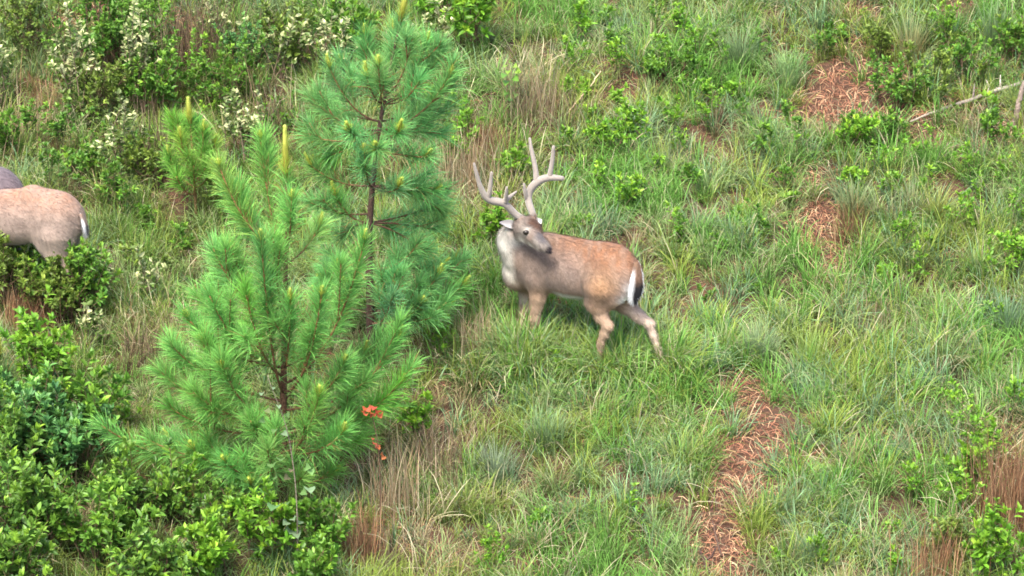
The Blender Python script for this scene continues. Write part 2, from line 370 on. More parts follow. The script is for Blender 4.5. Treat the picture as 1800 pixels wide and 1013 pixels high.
# ------------------------------------------------------------------ deer
def surface_nets(f, lo, hi, h):
    dims = [int(math.ceil((hi[k]-lo[k])/h))+1 for k in range(3)]
    ax = [lo[k]+h*np.arange(dims[k]) for k in range(3)]
    G = np.stack(np.meshgrid(*ax, indexing='ij'), -1).astype(np.float32)
    val = f(G)
    ins = val < 0
    c = np.zeros([d-1 for d in dims], np.int8)
    offs = [(a, b_, c_) for a in (0, 1) for b_ in (0, 1) for c_ in (0, 1)]
    def sl(arr, o): return arr[o[0]:arr.shape[0]-1+o[0], o[1]:arr.shape[1]-1+o[1], o[2]:arr.shape[2]-1+o[2]]
    for o_ in offs: c += sl(ins, o_)
    act = (c > 0) & (c < 8)
    ids = -np.ones(act.shape, np.int64); ids[act] = np.arange(act.sum())
    A = np.argwhere(act)
    cv = np.stack([val[A[:, 0]+o_[0], A[:, 1]+o_[1], A[:, 2]+o_[2]] for o_ in offs], 1)
    pos = np.zeros((len(A), 3)); w_ = np.zeros(len(A))
    for a in range(8):
        for b_ in range(a+1, 8):
            oa = np.array(offs[a]); ob = np.array(offs[b_])
            if abs(oa-ob).sum() != 1: continue
            va = cv[:, a]; vb = cv[:, b_]; m = (va < 0) != (vb < 0)
            t = np.where(m, va/(va-vb+1e-12), 0)
            pos += np.where(m[:, None], oa[None]+(ob-oa)[None]*t[:, None], 0); w_ += m
    V = np.array(lo)+h*(A+pos/w_[:, None])
    Q = []
    for axn in range(3):
        o1 = [0, 0, 0]; o1[axn] = 1
        s0 = [slice(1, -1)]*3; s0[axn] = slice(0, -1); s1 = [slice(1, -1)]*3; s1[axn] = slice(1, None)
        a = ins[tuple(s0)]; b_ = ins[tuple(s1)]
        for sign in (True, False):
            E = np.argwhere((a != b_) & (a == sign))
            base = E.copy()
            for k in range(3):
                if k != axn: base[:, k] += 1
            u, v_ = [(1, 2), (2, 0), (0, 1)][axn]
            def cell(du, dv):
                q = base.copy(); q[:, u] -= du; q[:, v_] -= dv; return ids[q[:, 0], q[:, 1], q[:, 2]]
            quad = np.stack([cell(1, 1), cell(0, 1), cell(0, 0), cell(1, 0)], 1)
            if not sign: quad = quad[:, ::-1]
            Q.append(quad)
    return V, np.concatenate(Q)

class SDF:
    def __init__(s, F, L): s.p = []; s.B = np.stack([F, L, np.array([0, 0, 1.0])])
    def cone(s, a, b, ra, rb, k=0.03): s.p.append(('c', np.array(a), np.array(b), ra, rb, k))
    def chain(s, pts, rs, k=0.03):
        for i_ in range(len(pts)-1): s.cone(pts[i_], pts[i_+1], rs[i_], rs[i_+1], k)
    def ell(s, c, r, k=0.05, B=None): s.p.append(('e', np.array(c), np.array(r, float), s.B if B is None else B, None, k))
    def __call__(s, G):
        out = np.full(G.shape[:-1], 1.0, np.float32); g0 = G[0, 0, 0]; h = G[1, 0, 0, 0]-g0[0]
        for q in s.p:
            k = q[-1]
            if q[0] == 'c': blo = np.minimum(q[1]-q[3], q[2]-q[4])-.1; bhi = np.maximum(q[1]+q[3], q[2]+q[4])+.1
            else: blo = q[1]-q[2].max()-.1; bhi = q[1]+q[2].max()+.1
            i0 = np.clip(((blo-g0)/h).astype(int), 0, None); i1 = np.clip(((bhi-g0)/h).astype(int)+2, 0, None)
            sl = tuple(slice(i0[c], i1[c]) for c in range(3)); Gs = G[sl]; cur = out[sl]
            if cur.size == 0: continue
            if q[0] == 'c':
                _, a, b_, ra, rb, k = q
                a = a.astype(np.float32); ba = (b_-a).astype(np.float32); t = np.clip(((Gs-a)@ba)/(ba@ba), 0, 1)
                e_ = Gs-a-t[..., None]*ba; d = np.sqrt(np.einsum('...i,...i', e_, e_))-(ra+(rb-ra)*t)
            else:
                _, c_, r, B, _, k = q
                p = (Gs-c_.astype(np.float32))@B.T.astype(np.float32); p1 = p/r.astype(np.float32); p2 = p1/r.astype(np.float32)
                k0 = np.sqrt(np.einsum('...i,...i', p1, p1)); k1 = np.sqrt(np.einsum('...i,...i', p2, p2)); d = k0*(k0-1)/(k1+1e-6)
            h_ = np.clip(0.5+0.5*(cur-d)/k, 0, 1)
            out[sl] = cur*(1-h_)+d*h_-k*h_*(1-h_)
        return out

def mixc(c, c2, wgt):
    return c*(1-wgt[:, None])+np.asarray(c2)[None]*wgt[:, None]
def sm(x, a, b_):
    t = np.clip((x-a)/(b_-a), 0, 1); return t*t*(3-2*t)
def ball(V, c, r):
    return np.exp(-(np.linalg.norm(V-np.asarray(c), axis=1)/r)**2)

def fur_coat(parent, V, Q, C, flow, n, ln=0.018):
    c = V[Q].mean(1); nn = nrm(np.cross(V[Q[:, 1]]-V[Q[:, 0]], V[Q[:, 2]]-V[Q[:, 0]]))
    k = rng.integers(0, len(Q), n); p = c[k]+rng.normal(0, .003, (n, 3)); no = nn[k]
    fl = flow - no*np.sum(flow*no, 1, keepdims=True); d = nrm(nrm(fl)+no*0.45+rng.normal(0, .2, (n, 3)))
    Lh = ln*rng.uniform(.6, 1.5, (n, 1)); s = nrm(np.cross(d, no))*0.0013
    p = p-no*0.002
    W = np.stack([p-s, p+s, p+d*Lh], 1).reshape(-1, 3)
    cc = C[Q[k, 0]]*(1+rng.normal(0, .22, (n, 1)))
    return mk('coat_hair', W, None, np.arange(3*n).reshape(-1, 3), np.repeat(np.clip(cc, .01, .9), 3, 0), 'fur', parent, kind='stuff')

def limb_to_ground(D, px, s):
    lo_, hi_ = 480, 800
    for _ in range(40):
        m = 0.5*(lo_+hi_); p = D(px, m, s)
        if p[2] > gh(p[0], p[1]): lo_ = m
        else: hi_ = m
    return D(px, hi_, s)

def hoof(parent, p, F):
    b_ = Bag()
    L_ = np.array([-F[1], F[0], 0])
    for sg in (-1, 1):
        c = p+L_*sg*0.014
        tube([c+F*-0.012+np.array([0, 0, .045]), c+F*0.0+np.array([0, 0, .025]), c+F*.02+np.array([0, 0, .004])], [.013, .017, .014], 8, b_, (0.03, 0.025, 0.022))
    b_.build('hoof', 'hoof', parent)

def ear(parent, base, tip, nor, wid, outer, inner):
    """cupped leaf-shaped ear"""
    base = np.array(base); tip = np.array(tip); ax = tip-base; ln = np.linalg.norm(ax); ax /= ln
    s = nrm(np.cross(ax, nor)); nor = np.cross(s, ax)
    b_ = Bag(); rows = 9; colsn = 9
    for face, cc, off in ((1, inner, 0.0), (-1, outer, -0.006)):
        V = []
        for i_ in range(rows):
            t = i_/(rows-1); wd = wid*math.sin(math.pi*min(1, 0.18+0.82*t)**0.8)**0.8 if t < 1 else 0.0
            wd = max(wd, 0.002)
            for j_ in range(colsn):
                u = j_/(colsn-1)*2-1
                V.append(base+ax*ln*t+s*u*wd+nor*((u*u)*wd*0.7+off))
        V = np.array(V); Q = []
        for i_ in range(rows-1):
            for j_ in range(colsn-1):
                q = [i_*colsn+j_, i_*colsn+j_+1, (i_+1)*colsn+j_+1, (i_+1)*colsn+j_]
                Q.append(q if face > 0 else q[::-1])
        b_.add(V, Q, None, cc)
    b_.build('ear', 'fur', parent)

def tail_mesh(parent, top, bot, L, back, wid, dark, tipc, rim):
    """flat hanging tail, dark outside with a pale fringe of hair"""
    rows, colsn = 14, 11; V = []; C = []
    top = np.array(top); bot = np.array(bot)
    for face in (1, -1):
        for i_ in range(rows):
            t = i_/(rows-1); wd = wid*(0.30+0.75*math.sin(math.pi*min(t*.72+.02, 1)))*(1 if t < .8 else 1-((t-.8)/.2)**2*.9)
            for j_ in range(colsn):
                u = j_/(colsn-1)*2-1
                V.append(top+(bot-top)*t+L*u*wd+back*(face*0.020*(1-u*u)*(1-t*.5)+0.03*math.sin(t*2.2)))
                k_ = float(sm(np.array([t]), .35, .65)[0]); ctr = np.asarray(dark)*(1-k_)+np.asarray(tipc)*k_
                if face < 0 and t > .25: ctr = np.asarray(rim)
                w_ = float(sm(np.array([u]), .25, .65)[0])*float(sm(np.array([t]), .1, .4)[0]) if u > 0 else float(sm(np.array([-u]), .8, .98)[0])*.6
                C.append(ctr*(1-w_)+np.asarray(rim)*w_)
    Q = []
    for f_ in range(2):
        for i_ in range(rows-1):
            for j_ in range(colsn-1):
                q = [f_*rows*colsn+i_*colsn+j_, f_*rows*colsn+i_*colsn+j_+1, f_*rows*colsn+(i_+1)*colsn+j_+1, f_*rows*colsn+(i_+1)*colsn+j_]
                Q.append(q if f_ else q[::-1])
    V = np.array(V); C = np.array(C); Q = np.array(Q)
    n_ = 1400; k = rng.integers(0, len(Q), n_); p_ = V[Q[k]].mean(1)+rng.normal(0, .003, (n_, 3)); dn = nrm(bot-top)
    d = nrm(dn+L*np.sum((p_-top-(dn*((p_-top)@dn)[:, None]))*L, 1, keepdims=True)*9+back*rng.uniform(-.3, .5, (n_, 1))+rng.normal(0, .12, (n_, 3))); s_ = nrm(np.cross(d, back))*.0018
    W = np.stack([p_-s_, p_+s_, p_+d*rng.uniform(.02, .045, (n_, 1))], 1).reshape(-1, 3); cc = np.repeat(C[Q[k, 0]]*(1+rng.normal(0, .15, (n_, 1))), 3, 0)
    V2 = np.vstack([V, W]); C2 = np.vstack([C, np.clip(cc, .005, .9)])
    return mk('tail', V2, Q, np.arange(3*n_).reshape(-1, 3)+len(V), C2, 'fur', parent)

RUST = (0.26, 0.125, 0.066); GREY = (0.19, 0.145, 0.122); TAN = (0.32, 0.215, 0.145); CREAM = (0.70, 0.66, 0.60); WHITE = (0.72, 0.71, 0.70); DARKB = (0.10, 0.06, 0.045)

def buck():
    O = atG(1000, 634); a = R(33)
    F = np.array([-math.cos(a), math.sin(a), 0.0]); L = np.array([-math.sin(a), -math.cos(a), 0.0]); U = np.array([0, 0, 1.0])
    def D(px, py, s):
        d = ray(px, py); t = ((O+L*s-CAM)@L)/(d@L); return CAM+d*t
    S = SDF(F, L)
    # trunk
    S.ell(D(945, 461, 0), (.245, .165, .215), .06)
    S.ell(D(1003, 473, 0), (.355, .195, .205), .06)
    S.ell(D(1072, 480, 0), (.255, .165, .205), .06)
    S.ell(D(1062, 498, .085), (.17, .095, .20), .05)          # near haunch
    S.ell(D(1080, 500, -.085), (.17, .09, .19), .05)
    S.ell(D(945, 476, .10), (.13, .075, .17), .05)            # near shoulder
    S.ell(D(938, 476, -.10), (.13, .075, .17), .05)
    S.cone(D(962, 424, 0), D(1085, 447, 0), .055, .06, .07)
    S.ell(D(912, 478, 0), (.12, .12, .14), .06)               # brisket
    # neck, curling back towards the viewer
    S.chain([D(938, 448, 0), D(912, 440, .04), D(901, 424, .09), D(906, 408, .14)], [.150, .125, .100, .078], .05)
    # head
    S.ell(D(921, 399, .19), (.080, .075, .078), .03)
    S.cone(D(923, 402, .20), D(938, 414, .24), .067, .052, .025)
    S.cone(D(936, 413, .24), D(957, 434, .275), .050, .034, .025)
    S.cone(D(956, 433, .275), D(963, 439, .285), .033, .024, .02)
    S.cone(D(917, 412, .20), D(950, 435, .265), .045, .024, .025)  # jaw
    S.cone(D(917, 403, .235), D(929, 406, .255), .030, .026, .02)   # brow and cheek
    S.cone(D(933, 391, .17), D(943, 402, .20), .040, .034, .025)    # forehead
    S.cone(D(920, 388, .20), D(915, 382, .205), .026, .020, .015)   # pedicles
    S.cone(D(935, 384, .15), D(937, 378, .145), .026, .020, .015)
    # legs
    hooves = []
    def leg(pts, rs, k=.03): S.chain(pts, rs, k)
    h1 = limb_to_ground(D, 929, .10); h2 = limb_to_ground(D, 912, -.10); h3 = limb_to_ground(D, 1046, .11); h4 = limb_to_ground(D, 1166, -.09)
    u = lambda p, z: p+U*z
    leg([D(945, 488, .11), D(945, 518, .105), D(938, 560, .10), D(934, 578, .10), u(h1, .10)-F*.01, u(h1, .035)], [.085, .056, .036, .031, .017, .018])
    leg([D(930, 488, -.10), D(925, 515, -.10), D(920, 550, -.10), D(917, 568, -.10), u(h2, .10), u(h2, .035)], [.08, .050, .034, .030, .017, .018])
    leg([D(1052, 505, .12), D(1048, 530, .12), D(1057, 556, .115), D(1067, 572, .11), D(1061, 586, .11), D(1055, 602, .11), u(h3, .10)-F*.008, u(h3, .035)], [.12, .080, .045, .031, .025, .020, .017, .018])
    S.cone(D(1066, 571, .11), D(1072, 571, .11), .022, .013, .02)
    leg([D(1085, 505, -.08), D(1100, 535, -.09), D(1123, 556, -.09), D(1141, 569, -.09), D(1148, 590, -.09), u(h4, .11)-F*-.005, u(h4, .035)], [.12, .064, .040, .028, .020, .016, .018])
    S.cone(D(1141, 569, -.09), D(1145, 568, -.09), .020, .013, .02)
    pts = np.array([q[1] for q in S.p]+[q[2] for q in S.p if q[0] == 'c'])
    lo = pts.min(0)-.35; hi = pts.max(0)+.3; lo[2] = O[2]-.3
    V, Q = surface_nets(S, lo, hi, 0.0095)
    # coat colour, fixed to the animal
    rel = V-O; f = rel@F; s = rel@L; z = rel[:, 2]
    p = lambda px, py, ss: D(px, py, ss)
    ft = lambda q: float((q-O)@F)
    C = np.tile(np.array(GREY), (len(V), 1)).astype(float)
    nz = np.clip(0.5+0.22*np.sin(f*21+z*13+s*11+2*np.sin(z*19))+0.22*np.sin(f*43-z*31+s*19+1.5*np.sin(f*27))+.14*np.sin(f*87+z*63+2*np.sin(z*51)), 0, 1)
    zb = (p(1010, 420, 0)-O)[2]
    C = mixc(C, RUST, sm(z, zb-.20, zb-.04)*0.9*sm(f, ft(p(945, 430, 0)), ft(p(985, 430, 0))))
    C = mixc(C, (0.24, 0.17, 0.13), 0.55*sm(nz, .35, .85)); C = mixc(C, (0.11, 0.072, 0.06), 0.4*sm(-nz, -.38, -.12))
    C = mixc(C, TAN, sm(-z, -(zb-.30), -(zb-.44))*0.9)
    C = mixc(C, (0.29, 0.165, 0.085), np.clip(ball(V, p(1055, 505, .2), .13)*.8, 0, 1))
    C = mixc(C, GREY, np.clip(ball(V, p(945, 445, .15), .16)*.8+ball(V, p(985, 462, .2), .15)*.6, 0, 1))
    zbel = (p(1010, 515, .12)-O)[2]
    C = mixc(C, WHITE, sm(-z, -zbel, -(zbel-.035))*sm(f, ft(p(1040, 520, .1)), ft(p(1025, 520, .1)))*sm(-f, -ft(p(968, 520, .1)), -ft(p(985, 520, .1)))*(np.abs(s) < .19))
    # legs tan, inner sides pale
    C = mixc(C, (0.40, 0.28, 0.20), sm(-z, -.55, -.45)*(1-sm(np.abs(f), 2, 3)))
    inner = (np.sign(s)*0+1)
    C = mixc(C, (0.43, 0.34, 0.28), .85*sm(-s, .0, .05)*sm(-f, -ft(p(1085, 540, -.08)), -ft(p(1100, 540, -.08)))*sm(-z, -.56, -.46))
    C = mixc(C, (0.62, 0.58, 0.54), ball(V, p(1026, 535, .12), .03)+ball(V, p(1033, 552, .11), .025)*.8+ball(V, p(1046, 570, .09), .02)*.6)
    C = mixc(C, WHITE, np.clip(ball(V, p(1096, 524, .07), .05)*1.1+ball(V, p(1103, 505, .07), .04), 0, 1))
    C = mixc(C, (0.6, 0.55, 0.5), ball(V, p(922, 525, -.07), .05)*.8)
    # neck pale
    zc = (p(897, 480, 0)-O)[2]
    C = mixc(C, CREAM, sm(f, ft(p(915, 450, .12)), ft(p(897, 440, .12)))*sm(z, zc-.08, zc+.06)*(.8+.2*nz))
    C = mixc(C, WHITE, np.clip(ball(V, p(903, 428, .22), .05)*.9+ball(V, p(886, 425, .15), .05)*.8, 0, 1))
    C = mixc(C, (0.40, 0.34, 0.30), np.clip(ball(V, p(908, 425, .2), .035), 0, 1)*nz*.6)
    # face
    hd = np.clip(ball(V, p(928, 404, .23), .075)*1.6+ball(V, p(948, 424, .27), .055)*1.6+ball(V, p(960, 437, .28), .04)*1.5, 0, 1)
    C = mixc(C, (0.20, 0.175, 0.155), hd)
    C = mixc(C, (0.085, 0.048, 0.035), np.clip(ball(V, p(937, 393, .20), .05)*1.4+ball(V, p(945, 404, .22), .032), 0, 1))
    C = mixc(C, (0.60, 0.56, 0.51), np.clip(ball(V, p(918, 419, .24), .035)*1.2+ball(V, p(932, 428, .27), .028)+ball(V, p(946, 437, .28), .018), 0, 1))
    C = mixc(C, (0.11, 0.10, 0.105), np.clip(ball(V, p(953, 420, .28), .04)+ball(V, p(946, 412, .26), .03)*.8, 0, 1))
    C = mixc(C, (0.50, 0.46, 0.41), np.clip(ball(V, p(925, 405, .28), .024), 0, 1)*.8)
    C = mixc(C, (0.025, 0.02, 0.022), np.clip(ball(V, p(965, 441, .29), .026)*2.2, 0, 1))
    root = thing('deer', 'standing velvet-antlered buck looking back over its shoulder right of the pines', 'deer', O, None)
    mk('body', V, Q, None, C, 'fur', root)
    flow = np.tile(-F*0.8-U*0.5, (1, 1)); flow = np.repeat(flow, 1, 0)
    fur_coat(root, V, Q, C, np.broadcast_to(-F*0.9-U*0.6, (130000, 3)), 130000, .026)
    for h_ in (h1, h2, h3, h4): hoof(root, h_, F)
    # eyes, ears, tail
    for (ex, ey, es) in ((925, 409, .295), (947, 397, .17)):
        c = D(ex, ey, es); b_ = Bag()
        u_, v_ = np.meshgrid(np.linspace(0, 2*np.pi, 12, endpoint=False), np.linspace(0, np.pi, 8), indexing='ij')
        E = np.stack([np.cos(u_)*np.sin(v_)*.026, np.sin(u_)*np.sin(v_)*.016, np.cos(v_)*.018], -1)
        E = c+E.reshape(-1, 3); qq = [[i_*8+j_, ((i_+1) % 12)*8+j_, ((i_+1) % 12)*8+j_+1, i_*8+j_+1] for i_ in range(12) for j_ in range(7)]
        b_.add(E, qq, None, (0.012, 0.008, 0.006)); b_.build('eye', 'eye', root)
    ear(root, D(906, 400, .19), D(878, 391, .22), -FWD*0.6+U*0.6, .036, (0.20, 0.165, 0.14), (0.42, 0.39, 0.37))
    ear(root, D(936, 396, .10), D(952, 386, .0), -FWD*0.8+U*.2, .034, (0.3, 0.25, 0.2), (0.6, 0.55, 0.5))
    tail_mesh(root, D(1119, 460, .03)-F*.0, D(1107, 530, .06)-F*.02, nrm(L+F*.45), nrm(-F+L*.45), .058, (0.15, 0.09, 0.06), (0.012, 0.012, 0.014), (0.60, 0.60, 0.60))
    # antlers in velvet
    VC = (0.19, 0.165, 0.145)
    def antler(beam, tines):
        b_ = Bag()
        P = poly([D(*q[:3]) for q in beam], 26); r = np.interp(np.linspace(0, 1, 26), np.linspace(0, 1, len(beam)), [q[3] for q in beam])
        tube(P, r, 10, b_, VC)
        for tn in tines:
            P = poly([D(*q[:3]) for q in tn], 12); r = np.interp(np.linspace(0, 1, 12), np.linspace(0, 1, len(tn)), [q[3] for q in tn])
            tube(P, r, 8, b_, VC)
        V_ = np.concatenate(b_.V); C_ = np.concatenate(b_.C)
        b_.C = [np.clip(C_*(1+rng.normal(0, .05, (len(C_), 1))), 0, 1)]
        b_.build('antler', 'velvet', root)
    antler([(917, 384, .20, .024), (906, 378, .22, .025), (893, 363, .26, .025), (884, 356, .29, .029), (868, 354, .33, .026), (856, 351, .37, .021), (846, 334, .40, .016), (838, 308, .42, .0135), (833, 287, .43, .008)],
           [[(858, 353, .36, .019), (861, 335, .37, .016), (863, 318, .36, .014), (864, 303, .36, .010)],
            [(886, 355, .29, .024), (893, 349, .27, .018), (900, 343, .24, .012), (908, 337, .21, .007)],
            [(889, 356, .28, .018), (890, 342, .31, .013), (891, 329, .32, .009)]])
    antler([(938, 380, .145, .024), (932, 365, .13, .025), (928, 350, .11, .026), (931, 335, .09, .027), (940, 323, .07, .029), (952, 315, .04, .029), (966, 312, .0, .027), (980, 313, -.03, .022), (990, 314, -.05, .016)],
           [[(943, 320, .06, .024), (942, 300, .04, .020), (938, 280, .03, .017), (933, 260, .02, .015), (931, 243, .01, .010)],
            [(966, 311, .0, .021), (969, 295, -.01, .017), (972, 276, -.02, .015), (973, 257, -.02, .011)],
            [(926, 349, .12, .018), (923, 338, .14, .014), (921, 323, .15, .008)]])
buck()

def grazing(O, yaw, scale, label, grey, seed):
    """a deer with its head down in the plants"""
    F = np.array([-math.cos(yaw), math.sin(yaw), 0.0]); L = np.array([-math.sin(yaw), -math.cos(yaw), 0.0]); U = np.array([0, 0, 1.0])
    P = lambda f, s, z: O+(F*f+L*s+U*z)*scale
    S = SDF(F, L); k = scale
    S.ell(P(.34, 0, .64), (.22*k, .16*k, .20*k), .06); S.ell(P(.0, 0, .68), (.34*k, .19*k, .20*k), .06); S.ell(P(-.36, 0, .715), (.24*k, .17*k, .205*k), .06)
    S.cone(P(.35, 0, .76), P(-.20, 0, .88), .05, .06, .07); S.cone(P(-.20, 0, .88), P(-.42, 0, .82), .06, .07, .07)
    for sg in (1, -1):
        S.ell(P(-.38, .085*sg, .62), (.16*k, .085*k, .21*k), .05); S.ell(P(.36, .1*sg, .62), (.12*k, .07*k, .17*k), .05)
    S.chain([P(.42, 0, .68), P(.70, 0, .60), P(.86, 0, .38)], [.14*k, .10*k, .075*k], .05)
    S.ell(P(.90, 0, .33), (.08*k, .07*k, .09*k), .03); S.chain([P(.93, 0, .30), P(.99, 0, .15), P(1.0, 0, .09)], [.06*k, .04*k, .03*k], .03)
    hs = []
    for (f0, sg, df) in ((.36, 1, .05), (.36, -1, -.08), (-.42, 1, -.06), (-.40, -1, .06)):
        h_ = P(f0+df, .1*sg, 0); h_[2] = gh(h_[0], h_[1]); hs.append(h_)
        if f0 > 0: S.chain([P(f0, .1*sg, .58), P(f0-.01, .1*sg, .46), P(f0+df*.4, .1*sg, .28), h_+U*.10, h_+U*.035], [.08*k, .05*k, .033*k, .021, .02], .03)
        else: S.chain([P(f0+.02, .1*sg, .62), P(f0+.02, .1*sg, .48), P(f0-.10+df*.5, .1*sg, .30), h_+U*.10, h_+U*.035], [.12*k, .075*k, .035*k, .021, .02], .03)
    pts = np.array([q[1] for q in S.p]); lo = pts.min(0)-.32; hi = pts.max(0)+.32; lo[2] = O[2]-.3
    V, Q = surface_nets(S, lo, hi, 0.013)
    rel = (V-O)/scale; f = rel@F; s = rel@L; z = rel[:, 2]
    nz = 0.5+0.17*np.sin(f*17+z*11+seed+2*np.sin(z*13+f*5))+0.17*np.sin(f*41-z*33+s*23+seed+2*np.sin(f*23+z*17))+0.16*np.sin(f*83+z*71+2.5*np.sin(z*47-f*31))
    base = (0.13, 0.10, 0.105) if grey else (0.19, 0.145, 0.12)
    C = np.tile(np.array(base), (len(V), 1)).astype(float)
    if not grey:
        C = mixc(C, (0.25, 0.125, 0.075), sm(z, .72, .88)*(0.15+0.6*nz)); C = mixc(C, (0.14, 0.105, 0.088), sm(nz, .40, .9)*.75*sm(z, .5, .62)*(1-sm(z, .82, .9)))
        C = mixc(C, (0.32, 0.25, 0.20), sm(-z, -.70, -.55)*.7)
    else:
        C = mixc(C, (0.10, 0.08, 0.088), sm(z, .7, .9))
    root = thing('deer', label, 'deer', O, None)
    mk('body', V, Q, None, C, 'fur', root)
    fur_coat(root, V, Q, C, np.broadcast_to(-F*.9-U*.6, (40000, 3)), 40000, .022)
    for h_ in hs: hoof(root, h_, F)
    tail_mesh(root, P(-.580, .05, .79), P(-.60, .07, .63), L, -F, .034*k, (0.2, 0.14, 0.11), (0.05, 0.045, 0.045), (0.6, 0.6, 0.6))
    for sg in (1, -1):
        ear(root, P(.87, .05*sg, .40), P(.80, .17*sg, .50), F*.5+L*sg*.5, .035*k, (0.25, 0.2, 0.17), (0.6, 0.56, 0.52))
        b_ = Bag(); tube([P(.95, .052*sg, .30), P(.962, .054*sg, .285)], [.012, .012], 8, b_, (0.012, 0.01, 0.008)); b_.build('eye', 'eye', root)
O2 = atG(22, 534); grazing(O2, R(14), 1.0, 'brown deer with its head out of frame behind pale-leaved shrubs at left edge', False, 1.0)
O3 = atG(-86, 492); grazing(O3, R(10), 1.0, 'grey deer mostly cut off by left edge behind the brown deer', True, 2.0)

# ------------------------------------------------------------------ pines
def needles(bag, path, dens, ln, c0, start=0.2, thick=.0038, tipfan=True, up=0.25):
    seg = np.linalg.norm(np.diff(path, axis=0), axis=1); d = np.concatenate([[0], np.cumsum(seg)]); Lt = d[-1]
    n = int(dens*Lt*(1-start))+10
    u = start+(1-start)*np.sqrt(rng.random(n)) if tipfan else rng.uniform(start, 1, n)
    pos = np.stack([np.interp(u*Lt, d, path[:, k]) for k in range(3)], -1)
    tan = nrm(np.gradient(path, axis=0)); tt = nrm(np.stack([np.interp(u*Lt, d, tan[:, k]) for k in range(3)], -1))
    rv = rng.normal(0, 1, (n, 3)); per = nrm(rv-tt*np.sum(rv*tt, 1, keepdims=True))
    ang = np.clip(rng.normal(0.95, .22, n)-0.45*np.clip((u-.75)/.25, 0, 1), .12, 1.5)
    dr = nrm(tt*np.cos(ang)[:, None]+per*np.sin(ang)[:, None]+np.array([0, 0, up]))
    L_ = ln*rng.uniform(.7, 1.15, n)[:, None]
    s = nrm(np.cross(dr, rng.normal(0, 1, (n, 3))))*thick*.5
    m_ = pos+dr*L_*.55; e_ = pos+dr*L_+np.array([0, 0, -1.0])*L_*rng.uniform(.03, .2, (n, 1))
    V = np.stack([pos-s, pos+s, m_-s*.9, m_+s*.9, e_], 1).reshape(-1, 3); b_ = np.arange(n)[:, None]*5
    base = c0*(1+rng.normal(0, .17, (n, 1)))*(1+rng.normal(0, .05, (n, 3)))
    base = np.where(rng.random((n, 1)) < .03, np.array([[.25, .17, .06]]), base)
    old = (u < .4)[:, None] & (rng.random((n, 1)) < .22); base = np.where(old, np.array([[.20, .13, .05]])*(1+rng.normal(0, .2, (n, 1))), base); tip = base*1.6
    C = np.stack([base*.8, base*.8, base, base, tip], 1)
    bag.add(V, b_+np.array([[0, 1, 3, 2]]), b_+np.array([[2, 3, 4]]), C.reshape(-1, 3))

def candle(parent, p, d, ln, nm='shoot', fat=.8):
    b_ = Bag(); d = nrm(d)
    tube([p-d*.01, p+d*ln*.5, p+d*ln], [.011*fat, .013*fat, .007*fat], 6, b_, np.array([(.28, .22, .05), (.38, .38, .07), (.44, .50, .11)]))
    n = int(260*ln/.1)+20
    t = rng.random(n)*.95; pos = p+d*(t*ln)[:, None]; rv = rng.normal(0, 1, (n, 3)); per = nrm(rv-d*(rv@d)[:, None])
    dr = nrm(d*1.0+per); L_ = ((.022+.08*(1-t)**2*rng.random(n))*(.6+.5*fat))[:, None]; s = nrm(np.cross(dr, rv))*.002
    V = np.stack([pos-s, pos+s, pos+dr*L_], 1).reshape(-1, 3)
    b_.add(V, None, np.arange(3*n).reshape(-1, 3), np.repeat(jit((.42, .50, .08), n), 3, 0))
    b_.build(nm, 'needle', parent)

